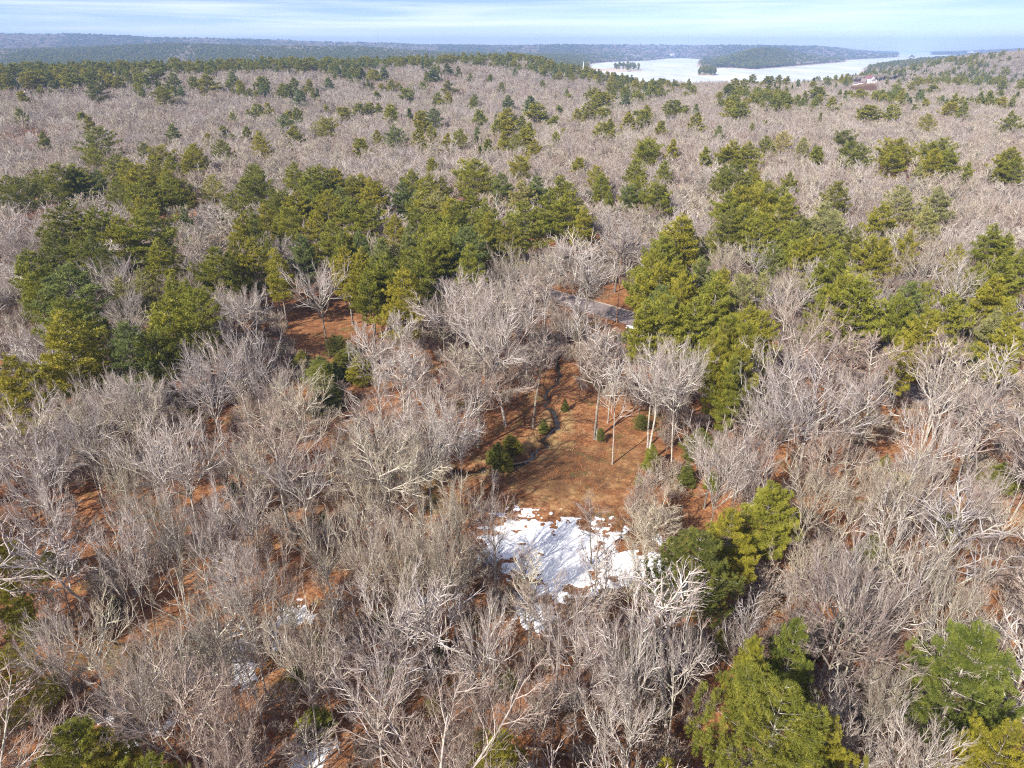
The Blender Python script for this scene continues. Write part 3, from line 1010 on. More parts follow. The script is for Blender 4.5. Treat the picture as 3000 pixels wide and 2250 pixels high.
# ------------------------------------------------------------------ evergreens seen in the photograph: crop, x, y of the apex, crown width, tone
# tones: y yellow-green, g green, d dark, b blue-green, p pale
PINES = """
I 600 895 420 y;I 120 1230 470 d;L 790 540 360 f;L 660 940 740 f;L 1950 600 560 f;L 2160 1220 480 g;J 400 1255 470 y;J 630 1280 260 y;J 960 1420 170 g;
J 50 740 240 g;J -20 60 110 y;J 10 300 120 g;K 980 1300 400 y;K 2080 1500 120 y;L 1000 1190 260 y;I 350 1050 330 g;L 480 700 250 g;L 880 1500 300 g;
D 400 400 270 d;D 600 430 230 g;D 750 500 210 g;D 920 375 130 y;D 960 440 290 g;D 150 720 260 g;D 400 810 330 b;D 200 860 210 g;D 350 1110 390 y;D 60 1390 270 y;D 330 600 230 d;D 560 620 200 d;
D 1090 865 190 g;D 1050 1020 320 y;D 800 1170 270 b;D 1250 960 230 g;D 1390 690 230 y;D 1620 640 200 g;D 1780 700 170 y;D 890 830 120 p;D 750 890 150 p;D 1190 440 90 b;D 1360 235 150 p;
D 930 30 90 d;D 1030 40 120 g;D 1100 100 110 g;D 1240 35 150 g;D 730 95 150 y;D 800 130 160 y;D 880 160 190 y;D 740 250 140 y;D 900 260 170 y;D 1070 230 180 g;D 1160 260 140 d;D 980 120 150 g;D 1050 190 170 y;
D 1430 10 110 g;D 590 60 110 y;D 220 200 110 g;D 120 240 180 d;D 20 235 150 y;D 350 165 190 g;D 450 170 160 g;D 520 190 130 g;D 610 200 110 b;D 1640 165 130 g;D 1570 255 150 g;D 1480 350 140 g;D 1650 230 140 y;
D 1900 150 140 y;D 2000 190 200 g;D 2080 165 180 g;D 2170 180 150 g;D 1750 320 150 g;D 1820 330 160 d;D 1900 330 180 g;D 2000 300 180 g;D 2100 330 180 g;D 2180 300 150 b;D 1560 480 150 g;D 1640 480 150 d;D 1780 490 70 y;
D 2050 480 180 g;D 2140 520 180 y;D 2190 600 150 g;D 1950 620 140 b;D 1740 640 70 g;D 1850 440 170 g;D 1700 420 140 g;D 470 640 180 g;D 640 700 160 d;D 1000 640 220 g;D 1190 900 200 g;D 420 1000 280 g;
E 50 240 160 y;E 130 230 170 g;E 200 250 180 y;E 150 400 180 g;E 60 380 170 g;E 20 590 150 g;E 120 600 150 b;E 15 680 180 y;E 110 700 160 g;E 350 490 140 y;E 490 450 160 d;E 380 280 140 b;E 460 200 140 y;
E 590 135 55 y;E 560 220 150 y;E 620 330 170 p;E 520 330 160 g;E 850 130 230 g;E 820 320 180 y;E 700 380 180 g;E 930 400 160 g;E 960 470 150 g;E 600 480 160 g;E 700 500 180 g;E 620 550 200 g;E 560 640 180 y;
E 640 600 200 y;E 800 560 220 b;E 880 530 180 g;E 830 680 180 g;E 250 640 180 b;E 260 740 180 g;E 420 710 180 y;E 450 770 210 d;E 380 850 270 y;E 500 790 210 g;E 170 820 170 g;E 90 780 150 y;E 720 420 160 g;E 430 560 160 b;
E 1150 110 120 g;E 1040 220 150 b;E 1270 240 160 b;E 1200 395 230 g;E 1060 540 170 d;E 1420 240 160 y;E 1340 330 160 g;E 1480 340 220 y;E 1560 430 150 y;E 1660 180 130 g;E 1690 230 130 g;E 1530 130 60 y;E 1740 330 80 y;E 1160 270 150 p;
E 1990 5 150 g;E 1920 140 150 g;E 2090 145 110 y;E 1930 240 160 g;E 2060 280 160 y;E 1880 290 100 b;
E 2190 500 290 y;E 2020 700 160 g;E 2100 620 210 g;E 2080 790 230 g;E 2180 780 200 y;E 1990 1050 200 g;E 2120 1000 250 g;E 2060 930 180 b;
F 40 560 180 y;F 180 600 90 g;F 130 760 180 b;F 290 820 180 g;F 240 900 230 y;F 10 870 180 y;F 420 870 160 p;F 520 860 120 p;F 480 1060 240 g;F 560 1100 220 g;F 440 1180 230 y;F 300 1130 230 g;F 250 1280 220 g;F 380 1330 210 y;F 330 1400 180 g;F 80 1010 220 g;
F 330 15 150 g;F 430 20 150 g;F 350 165 190 d;F 280 170 120 g;F 460 160 130 g;F 480 230 100 y;F 380 290 180 g;F 300 340 180 g;F 450 310 150 y;F 560 280 180 g;F 700 215 90 y;F 640 300 170 g;F 330 440 180 d;F 430 420 190 g;F 560 400 210 g;F 680 350 160 g;F 540 480 200 g;
F 1010 275 170 d;F 940 410 220 p;F 1000 480 200 p;F 1290 420 190 y;F 1450 305 160 p;F 1680 310 200 p;F 1620 430 150 p;F 730 530 160 g;F 590 660 130 b;F 870 600 170 g;F 960 610 170 g;F 1120 560 150 d;F 1250 620 180 y;F 1320 640 170 g;F 1500 590 110 y;F 1030 730 180 g;F 810 640 150 g;
F 1110 870 250 g;F 1190 900 280 g;F 960 930 150 g;F 1480 910 180 b;F 1580 920 170 g;F 1760 990 220 y;F 1600 1090 210 y;F 1500 1260 100 y;F 1420 1000 140 g;F 1780 680 90 y;
F 2050 550 220 g;F 2130 600 180 g;F 2100 760 220 y;F 2190 700 180 g;F 1980 830 110 y;F 2050 1090 150 p;F 2170 1040 180 g;F 2150 1150 180 y;F 2060 880 230 g;F 1990 960 130 g;
F 1600 20 130 g;F 1690 0 160 g;F 1740 60 150 g;F 1640 70 150 y;F 1560 160 80 p;F 1880 165 70 y;F 2140 60 170 g;F 2180 120 120 y;F 1400 0 170 g;F 1380 60 150 g;F 1100 20 120 d;F 1170 30 140 b;F 900 60 70 y;F 260 60 90 y;F 150 60 80 y;F 2110 110 100 y;
A 265 740 70 y;A 615 700 200 g;A 1110 690 80 b;A 1430 650 90 g;A 1490 625 35 g;A 1510 700 70 g;A 1580 690 80 d;A 1335 750 45 y;A 1680 735 120 y;A 1900 690 100 g;A 1865 555 90 g;A 1830 620 100 b;A 1940 560 50 g;A 1670 570 60 g;A 1735 560 40 g;
A 500 560 90 g;A 600 400 150 d;A 1040 440 110 g;A 1330 370 110 y;A 1240 390 50 g;A 1510 350 70 b;A 1690 390 60 g;A 745 380 60 y;A 1110 360 80 b;A 920 370 50 g;A 1000 310 120 g;A 1930 470 80 b;A 2110 530 50 g;A 2190 540 60 g;A 2110 640 110 g;
A 2130 390 60 b;A 1850 440 60 g;A 1995 400 70 g;A 1910 390 60 y;A 50 370 40 d;A 90 300 90 y;A 180 350 100 y;A 130 430 80 g;A 300 340 70 g;A 340 400 70 d;A 420 330 100 y;A 440 360 90 y;A 580 330 60 g;A 640 290 70 y;A 780 280 70 y;A 1130 270 70 g;A 1950 270 90 y;A 2170 250 50 g;A 2180 310 60 b;A 1870 290 50 d;A 250 280 60 g;
B 40 580 60 y;B 120 555 60 y;B 190 550 60 y;B 250 555 60 g;B 320 560 60 y;B 440 560 80 d;B 500 610 35 d;B 590 585 120 b;B 640 500 60 g;B 345 690 120 b;B 90 730 50 g;B 240 730 60 g;B 130 780 70 y;B 510 720 90 g;B 600 700 80 g;B 660 750 60 y;B 770 710 100 g;B 900 610 75 g;B 895 710 60 b;B 870 490 50 d;B 845 520 50 g;
B 1090 505 80 b;B 1230 510 90 b;B 1390 490 22 d;B 1410 530 70 g;B 995 600 40 d;B 1085 575 35 d;B 1125 620 50 d;B 1060 600 90 g;B 1250 570 90 g;B 1320 570 90 g;B 1380 590 80 g;B 1010 660 90 y;B 1090 660 90 y;B 1170 640 80 g;B 950 730 80 g;B 1050 740 90 y;B 1130 750 90 g;B 1200 720 90 y;B 1210 680 80 y;B 1240 780 90 g;B 1440 670 60 g;B 1390 740 60 g;B 900 790 80 d;
B 1700 480 100 y;B 1660 500 80 g;B 1620 560 80 g;B 1740 580 60 d;B 1540 590 60 y;B 1750 470 50 g;B 1900 410 50 y;B 1930 450 110 g;B 1850 500 70 b;B 1980 570 80 y;B 1920 560 70 g;B 2025 450 60 g;B 2090 460 35 g;B 2170 545 90 g;B 2130 580 60 d;B 1850 620 90 g;B 1760 660 80 g;B 1700 690 70 g;B 1950 650 50 d;B 2080 680 60 g;B 2150 790 80 y;B 1990 770 120 g;
B 225 440 60 g;B 200 400 50 d;B 435 465 60 g;B 130 300 80 d;B 280 320 70 b;B 600 320 100 b;B 560 350 50 g;B 700 400 80 d;B 690 290 60 d;B 960 340 50 g;B 1030 420 40 g;
C 460 370 60 g;C 340 395 110 g;C 300 430 90 g;C 410 400 60 g;C 560 380 60 y;C 630 375 50 g;C 680 385 50 g;C 855 375 50 d;C 945 395 50 b;C 1068 400 35 b;C 890 450 80 y;C 750 500 35 y;C 525 490 60 g;C 615 440 60 d;C 640 510 80 d;C 250 480 35 y;C 65 440 50 g;C 20 450 50 g;C 310 545 90 g;C 380 560 90 g;C 545 620 50 g;
C 1220 570 100 y;C 1390 400 80 g;C 1480 420 50 y;C 1640 400 90 g;C 1740 550 80 y;C 1600 620 100 g;C 2035 520 40 y;C 2190 460 60 d;C 2150 610 110 y;C 2070 470 35 y;C 1070 720 110 d;C 650 730 100 p;C 780 770 100 p;C 560 760 100 y;C 450 670 40 d;C 30 560 50 d;C 100 620 90 g;C 240 700 60 b
"""
TONE = {'f': 'pine_fresh', 'y': 'pine_yellow', 'g': 'pine_green', 'd': 'pine_dark', 'b': 'pine_blue', 'p': 'pine_pale'}
pines = []     # dict(x,y,h,r,tone,style)
for k, row in enumerate(PINES.replace("\n", "").split(";")):
    if not row.strip():
        continue
    c, a, b, w, tone = row.split()
    a, b, w = float(a), float(b), float(w)
    u, v = px(c, a, b)
    h = 17.5
    for it in range(3):
        p = place(u, v, h)
        if p is None: break
        dep = p[1] * CP + (CAM_H - h * .7) * SP
        wm = w / ZOOM / FPX * dep
        h = float(np.clip(14 + wm * .75, 15, 23)) * (.92 if c == 'L' else .74 if c in 'IJK' else 1)
    if p is None: continue
    if c in 'DEF' and w > 120 and RNG.random() < .28:      # most of these stand in twos and threes
        an = RNG.uniform(0, 6.28); q_ = wm * .55
        pines.append(dict(x=p[0] + math.cos(an) * q_, y=p[1] + abs(math.sin(an)) * q_, h=h * RNG.uniform(.8, .95), r=wm / 2 * RNG.uniform(1.0, 1.4), tone=RNG.choice([tone, 'g', 'd']), hand=False))
    pines.append(dict(x=p[0], y=p[1], h=h, r=float(np.clip(wm / 2 * (1.25 if w > 200 and b > 0 and c in 'IJKL' else 1.4), 1.7, 9)), tone=tone, hand=True))

# broadleaf trees seen in the photograph: crop, x, y of the crown top, crown width, height (m), style, twig tone
BARES = """
H 1690 -150 360 17.5 thin grey;H 1810 100 240 15 thin grey;H 1590 -330 260 16 thin pale;H 1060 -290 640 19 vase grey;H 2080 -60 520 18 vase pale;H 250 180 560 16 vase pale;H 700 230 500 17 round pale;
E 730 870 640 18 round pale;E 930 780 480 18 vase pale;E 1590 640 700 19 vase grey;E 1130 650 330 16 vase olive;E 1320 740 260 15 vase red;E 1200 980 380 15 crooked pale;
D 2050 720 440 19 vase pale;D 1500 900 430 17 round grey;D 1570 1180 430 17 vase pale;D 720 740 380 16 vase grey;D 760 960 300 15 round grey;D 1350 430 320 15 slender grey;D 1120 560 250 15 slender grey;
G 330 170 320 15 vase grey;G 580 130 300 15 vase pale;G 900 90 380 16 round grey;G 1300 -10 480 18 vase grey;G 1500 -110 400 17 vase pale;G 1750 80 350 15 round grey;G 1930 190 520 16 round olive;
G 1080 480 560 17 vase pale;G 150 570 480 17 round pale;G 430 320 340 16 vase grey;G 1500 550 300 16 slender olive;G 1900 560 520 16 vase grey;G 690 650 300 15 multi olive;G 950 830 420 16 vase pale;G 700 1060 420 16 multi grey;
G 1480 1130 360 15 slender grey;G 2050 960 420 16 vase olive;G 1300 860 400 16 multi pale;G 100 830 340 16 round grey;G 1700 1180 400 16 vase red;G 950 960 300 16 multi olive;
J 700 520 360 15 crooked olive;J 990 560 380 16 crooked olive;J 1500 80 420 16 vase grey;J 1480 330 330 16 crooked olive;J 1850 400 460 17 vase olive;J 1330 640 300 15 multi olive;J 230 480 300 14 vase pale;J 720 720 300 15 vase grey;J 1400 950 440 15 multi red;J 2050 560 280 14 round red;
K 150 640 700 17 vase pale;K 900 440 450 16 round pale;K 300 -80 420 17 crooked olive;K 620 -150 430 17 vase olive;K 60 -260 400 17 vase olive;K 1560 520 440 17 round grey;K 1220 120 320 14 thin olive;K 1650 -30 380 15 thin grey;K 1760 30 260 14 thin grey;
K 1250 850 560 13 multi red;K 850 870 380 13 multi red;K 1850 900 560 14 multi grey;K 2010 380 520 18 vase pale;K 1960 50 260 14 thin olive;K 1750 620 300 13 multi red;
I 900 50 1100 19 vase pale;I 700 140 560 18 vase pale;I 1700 320 520 18 vase pale;I 1500 650 560 17 vase olive;I 250 560 420 16 vase pale;I 480 540 420 16 multi pale;I 1100 700 420 16 crooked olive;I 1750 0 420 17 vase grey;I 2050 130 380 17 vase grey;I 1250 90 460 17 round grey;
I 1950 580 420 17 crooked pale;I 960 1050 460 16 crooked olive;I 1450 1000 420 16 crooked pale;I 1150 1250 520 16 vase grey;I 1600 1180 440 16 crooked olive;I 1950 1270 460 16 crooked olive;I 30 0 420 18 round pale;
L 1100 200 860 18 round red;L 1350 60 620 18 vase grey;L 540 300 300 15 thin grey;L 60 360 520 18 crooked pale;L 1700 160 560 17 crooked olive;L 2050 380 420 17 crooked olive;L 1150 880 380 13 crooked pale;L 1700 1200 560 14 multi grey;L 1500 760 380 13 multi olive;L 1250 1180 300 12 crooked pale;
F 750 800 500 17 vase grey;F 850 1030 480 17 vase red;F 1640 620 380 17 vase olive;F 1850 780 340 16 vase grey;F 500 640 300 16 crooked pale;F 620 1280 560 16 vase pale;F 1100 1230 380 16 slender red;F 1350 1230 420 16 slender red;F 1800 1260 420 16 slender red;F 2080 1300 360 17 slender grey;
E 1700 1250 420 16 slender red;E 1770 1260 200 14 slender pale;E 2060 1290 460 16 vase grey;E 200 1200 460 15 round pale;E 430 1080 300 15 slender grey;E 1800 560 360 15 slender grey;E 1250 1240 360 15 slender red;
H 480 560 360 15 vase olive;H 150 700 420 15 vase olive;H 750 860 340 15 vase olive;H 980 880 300 14 vase grey;H 1650 990 300 10 thin red;H 2030 990 440 9 brush olive;H 480 1050 420 15 multi olive;H 150 1080 420 15 vase grey;H 700 1080 420 15 vase olive;H 1960 820 260 10 brush red;H 1200 1290 200 11 thin red
"""
TW = {'grey': 'twig_grey', 'pale': 'twig_pale', 'olive': 'twig_olive', 'red': 'twig_red'}
bares = []
for row in BARES.replace("\n", "").split(";"):
    if not row.strip():
        continue
    c, a, b, w, h, st, tw = row.split()
    a, b, w, h = float(a), float(b), float(w), float(h)
    if h >= 13: h *= 1.14
    p = place(*px(c, a, b), h)
    dep = p[1] * CP + (CAM_H - h * .7) * SP
    wm = w / ZOOM / FPX * dep
    bares.append(dict(x=p[0], y=p[1], h=h, r=float(np.clip(wm / 2, 1.6, 8)), style=st, tw=tw, hand=True))

# ------------------------------------------------------------------ fill the woodland
CLEAR = np.array([flat(*p) for p in [px('H', 860, 920), px('H', 960, 700), px('H', 1100, 560), px('H', 1250, 380), px('H', 1330, 200), px('H', 1480, 200), px('H', 1560, 420), px('H', 1700, 420),
                                     px('H', 1880, 470), px('H', 2000, 620), px('H', 2040, 820), px('H', 1960, 960), px('H', 1830, 1130), px('H', 1830, 1370), px('H', 2150, 1400),
                                     px('K', 2150, 420), px('K', 1500, 520), px('K', 1250, 560), px('K', 1000, 330), px('K', 840, 200), px('H', 1000, 1150), px('H', 1080, 1000)]])
UNDERPINE = np.array([flat(*p) for p in [px('E', -330, 1300), px('E', -350, 1080), px('E', 500, 1100), px('E', 420, 1330), px('E', 100, 1560), px('E', -150, 1560)]])
ROADGAP = np.array([flat(*p) for p in [px('E', 1600, 1230), px('E', 1600, 1040), px('E', 1760, 980), px('E', 1960, 1080), px('E', 1960, 1260), px('E', 1780, 1290)]])


def jgrid(x0, x1, y0, y1, s):
    nx, ny = int((x1 - x0) / s), int((y1 - y0) / (s * .87))
    I, J = np.meshgrid(np.arange(nx), np.arange(ny))
    X = x0 + (I + .5 * (J % 2)) * s + RNG.uniform(-.36, .36, I.shape) * s
    Y = y0 + J * s * .87 + RNG.uniform(-.36, .36, I.shape) * s
    return X.ravel(), Y.ravel()


class Grid:
    def __init__(s, c): s.c, s.d = c, {}
    def add(s, x, y, r): s.d.setdefault((int(x // s.c), int(y // s.c)), []).append((x, y, r))
    def hit(s, x, y, r):
        i, j = int(x // s.c), int(y // s.c)
        for a in (-1, 0, 1):
            for b in (-1, 0, 1):
                for (X, Y, R) in s.d.get((i + a, j + b), ()):
                    if (X - x) ** 2 + (Y - y) ** 2 < (R + r) ** 2: return True
        return False


def visible_fan(X, Y, m=.10, near=14):
    return (Y > near) & (np.abs(X) < Y * (.70 + m) + 22)


HOUSE = np.array(place(2548, 242, 1))
OPEN_PX = [np.array(p, float) for p in (
    [(760, 890), (1000, 880), (1190, 900), (1170, 960), (1010, 1010), (960, 1110), (880, 1130), (800, 1050)],
    [(1745, 895), (1860, 890), (1865, 1010), (1760, 1010)],
    [px('H', 1000, 560), px('H', 1290, 200), px('H', 1480, 180), px('H', 1560, 420), px('H', 1860, 440), px('H', 2000, 640), px('H', 2030, 840), px('H', 1900, 960), px('H', 1800, 1130),
     px('H', 1500, 1150), px('H', 1150, 1140), px('H', 1120, 980), px('H', 740, 880), px('H', 980, 760)],
    [px('H', 1060, 1190), px('H', 1700, 1240), px('H', 1790, 1400), px('K', 1980, 180), px('K', 1960, 380), px('K', 1300, 460), px('K', 1000, 240)],
    [px('J', 20, 900), px('J', 420, 900), px('J', 420, 1180), px('J', 120, 1230)],
    [px('J', 1600, 1100), px('J', 1850, 1100), px('J', 1880, 1400), px('J', 1620, 1400)],
    [px('K', 1180, 640), px('K', 1300, 640), px('K', 1300, 800), px('K', 1180, 800)],
    [px('I', 1250, 520), px('I', 1520, 480), px('I', 1540, 640), px('I', 1400, 660)],
    [px('L', 1300, 880), px('L', 1480, 900), px('L', 1400, 1150), px('L', 1300, 1150)],
    [px('L', 120, 950), px('L', 330, 900), px('L', 260, 1300), px('L', 150, 1350)])]


def blocks(t, z):
    u, v, d = project(t['x'], t['y'], z + t['h'] * np.array([.45, .65, .85]))
    rr = t['r'] * FPX / d
    U = np.concatenate([u, u - rr * .7, u + rr * .7]); V_ = np.concatenate([v, v, v])
    return any((sdist(U, V_, p) < 0).any() for p in OPEN_PX)



G = Grid(16)
for t in pines:
    G.add(t['x'], t['y'], t['r'] * .95)
    G.add(t['x'] * (1 - t['r'] * 1.3 / t['y']), t['y'] - t['r'] * 1.3, t['r'] * .8)
for t in bares: G.add(t['x'], t['y'], t['r'] * .52)
bands = [(14, 62, 8.6), (62, 130, 7.6), (130, 300, 6.6), (300, 700, 7.4), (700, 1500, 10.0)]
fill_b, fill_p = [], []
for y0, y1, s in bands:
    X, Y = jgrid(-y1 * .82 - 30, y1 * .82 + 30, y0, y1, s)
    k = visible_fan(X, Y)
    X, Y = X[k], Y[k]
    D = np.hypot(X, Y)
    Z = terrain(X, Y, False)
    dw = np.minimum(sdist(X, Y, WATER), sdist(X, Y, COVE))
    dc = sdist(X, Y, CLEAR)
    du = sdist(X, Y, UNDERPINE)
    dg = sdist(X, Y, ROADGAP)
    rd = np.min(np.hypot(X[:, None] - ROAD[None, ::4, 0], Y[:, None] - ROAD[None, ::4, 1]), 1)
    tk = np.min(np.hypot(X[:, None] - TRACK[None, ::6, 0], Y[:, None] - TRACK[None, ::6, 1]), 1)
    hh = np.hypot(X - HOUSE[0], Y - HOUSE[1])
    a = X / Y
    crest = np.interp(a, [-1.2, -.68, -.4, -.1, .0, .1, .2], [620, 700, 800, 980, 1100, 1150, 1150])
    cl = fbm(X / 55, Y / 75, 61, 3)
    ev = np.where(D > 600, sstep(.58, .66, cl) * .45, 0) + np.where(D > 400, .012, 0)
    near_crest = np.exp(-((Y - crest - 10) / 70) ** 2) * (a < .15)
    ev = np.maximum(ev, near_crest * .85)
    ev = np.maximum(ev, sstep(.0, .06, a) * (1 - sstep(.15, .18, a)) * sstep(850, 950, D) * .8)
    ok = (dw > 8) & (dc > .6) & (du > 0) & (dg > 0) & (rd > 5.5) & (tk > 16) & (hh > 45)
    for i in np.nonzero(ok)[0]:
        x, y = X[i], Y[i]
        pine = RNG.random() < ev[i]
        r = 3.0 if pine else 2.5
        if G.hit(x, y, r * (.22 if D[i] < 300 else .6)): continue
        low = 1 - .55 * math.exp(-((math.hypot((x - HOUSE[0]) * 2.2, (y - HOUSE[1] + 90) * .8)) / 150) ** 2)
        if pine:
            h = RNG.uniform(15, 22) * low
            fill_p.append(dict(x=x, y=y, h=h, r=h * RNG.uniform(.16, .24), tone=RNG.choice(list('yggdb')), hand=False))
        else:
            h = (RNG.uniform(13.5, 19.5) if D[i] < 115 else RNG.uniform(12.5, 17)) * low
            if D[i] < 130 and RNG.random() < .22: h *= .62
            fill_b.append(dict(x=x, y=y, h=h, r=h * (RNG.uniform(.22, .38) if D[i] < 300 else RNG.uniform(.2, .3)), style=str(RNG.choice(['vase', 'round', 'slender', 'multi', 'crooked', 'thin'], p=[.32, .18, .12, .16, .08, .14])),
                               tw=str(RNG.choice(['grey', 'pale', 'olive', 'red'], p=[.42, .13, .19, .26])), hand=False))
            if D[i] < 150 and blocks(fill_b[-1], Z[i]): fill_b.pop()
        hx = HOUSE[0] / HOUSE[1]
        if 500 < D[i] < 1345 and -.026 < x / y - hx < .016:          # the slope below the house is low scrub
            L_ = fill_p if pine else fill_b
            t_ = L_[-1]
            top = CAM_H - D[i] * .0470
            t_['h'] = min(t_['h'], top - Z[i])
            t_['r'] = min(t_['r'], max(t_['h'], .1) * .3)
            if t_['h'] < 3: L_.pop()

# the ridge carries an almost unbroken line of evergreens, closing up at its end above the bay
for i in range(900):
    if i < 520:
        a_ = RNG.uniform(-.80, .06)
        y_ = float(np.interp(a_, [-1.2, -.68, -.4, -.1, .0, .1, .2], [620, 700, 800, 980, 1100, 1150, 1150])) + RNG.normal() * 34
        if fbm(a_ * 14, y_ / 90, 133, 2) < .38: continue
    else:
        a_ = RNG.uniform(.02, .165); y_ = RNG.uniform(920, 1230)
    x_ = a_ * y_
    if min(sdist(np.array([x_]), np.array([y_]), WATER)[0], 1e9) < 8: continue
    h_ = RNG.uniform(14, 20)
    if G.hit(x_, y_, 1.2): continue
    fill_p.append(dict(x=x_, y=y_, h=h_, r=h_ * RNG.uniform(.18, .26), tone=RNG.choice(list('yggd' if i < 520 else 'gddb')), hand=False))

# choose the 300 largest of each kind in view as single trees
def seen(t):
    z0 = float(terrain(t['x'], t['y'], False))
    t['z'] = z0
    u, v, d = project(t['x'], t['y'], z0 + t['h'])
    u2, v2, d2 = project(t['x'], t['y'], z0 + t['h'] * .45)
    t['u'], t['v'] = u, v
    inside = d > 5 and -t['r'] * FPX / d < u < 3000 + t['r'] * FPX / d and v < 2235 and v2 > 0
    return inside, t['h'] * t['r'] * (FPX / max(d, 5)) ** 2


def choose(lst, n):
    sc = []
    for t in lst:
        ins, s = seen(t)
        sc.append((s if ins else -1) * (1.6 if t.get('hand') else 1))
    order = np.argsort(-np.array(sc))
    k = [i for i in order[:n] if sc[i] > 0]
    ks = set(k)
    return [lst[i] for i in k], [lst[i] for i in range(len(lst)) if i not in ks]


one_p, mass_p = choose(pines + fill_p, 300)
one_b, mass_b = choose(bares + fill_b, 300)

# ------------------------------------------------------------------ single trees
style_pool = {}
for i, e in enumerate(near_bare): style_pool.setdefault(e[0], []).append(i)


def copy_tree(src, x, y, z, rot, sx, sz, mats):
    root = src[0].copy(); COL.objects.link(root)
    root.location = (x, y, z); root.rotation_euler = rot; root.scale = (sx, sx, sz)
    for o_, m_ in zip(src[1:], mats):
        c_ = o_.copy(); COL.objects.link(c_); c_.parent = root
        if m_ is not None:
            c_.material_slots[0].link = 'OBJECT'; c_.material_slots[0].material = m_
    return root


_protos = {}


def tree_at(kind, key, tm, cm, x, y, z, rot, sx, sz, mats):
    """first of a mesh builds the Empty, trunk and crown; the next ones copy them"""
    if key not in _protos:
        root = bpy.data.objects.new(kind, None); COL.objects.link(root)
        t_ = link("trunk", tm, root); c_ = link("crown", cm, root)
        for o_, m_ in zip((t_, c_), mats):
            if m_ is not None:
                o_.material_slots[0].link = 'OBJECT'; o_.material_slots[0].material = m_
        root.location = (x, y, z); root.rotation_euler = rot; root.scale = (sx, sx, sz)
        _protos[key] = (root, t_, c_)
        return root
    return copy_tree(_protos[key], x, y, z, rot, sx, sz, mats)


CROWN_R = {}
for i, (st, tm, cm, H_) in enumerate(near_bare):
    co = np.zeros(len(cm.vertices) * 3, np.float32); cm.vertices.foreach_get("co", co)
    co = co.reshape(-1, 3)
    CROWN_R[i] = (np.percentile(np.hypot(co[:, 0], co[:, 1]), 93), co[:, 2].max())
PCROWN = {}
for nm, lst in (('n', near_pine), ('m', mid_pine)):
    for i, e in enumerate(lst):
        co = np.zeros(len(e[2].vertices) * 3, np.float32); e[2].vertices.foreach_get("co", co); co = co.reshape(-1, 3)
        PCROWN[(nm, i)] = (np.percentile(np.hypot(co[:, 0], co[:, 1]), 95), co[:, 2].max())

for t in one_b:
    pool = style_pool[t['style'] if t['style'] in style_pool else 'vase']
    i = int(RNG.choice(pool))
    st, tm, cm, H_ = near_bare[i]
    rr, hh = CROWN_R[i]
    sx = float(np.clip(t['r'] / rr, .45, 1.75))
    sz = t['h'] / hh
    dark = RNG.random() < .28
    t['dark'] = dark
    lean = RNG.normal(size=2) * .045
    t['obj'] = tree_at("bare_tree", ('b', i), tm, cm, t['x'], t['y'], t['z'], (lean[0], lean[1], RNG.uniform(0, 6.28)), sx, sz, (M['bark_dark'] if dark else M['bark'], M[TW[t['tw']]]))
for t in one_p:
    D = math.hypot(t['x'], t['y'])
    nm, lst = ('n', near_pine) if D < 105 else ('m', mid_pine)
    slim = t['r'] / t['h']
    if slim < .10: i = 4
    elif t['h'] < 11: i = 5
    else: i = int(RNG.choice([0, 1, 2, 3], p=[.32, .26, .16, .26]))
    t['form'] = ['full', 'narrow-topped', 'flat-topped', 'broad', 'slim spired', 'bushy'][i]
    st, tm, cm, H_, R_ = lst[i]
    rr, hh = PCROWN[(nm, i)]
    sx = float(np.clip(t['r'] / rr, .45, 2.1)); sz = t['h'] / hh
    lean = RNG.normal(size=2) * .02
    t['obj'] = tree_at("pine_tree", ('p', nm, i), tm, cm, t['x'], t['y'], t['z'], (lean[0], lean[1], RNG.uniform(0, 6.28)), sx, sz, (None, M[TONE[t['tone']]]))

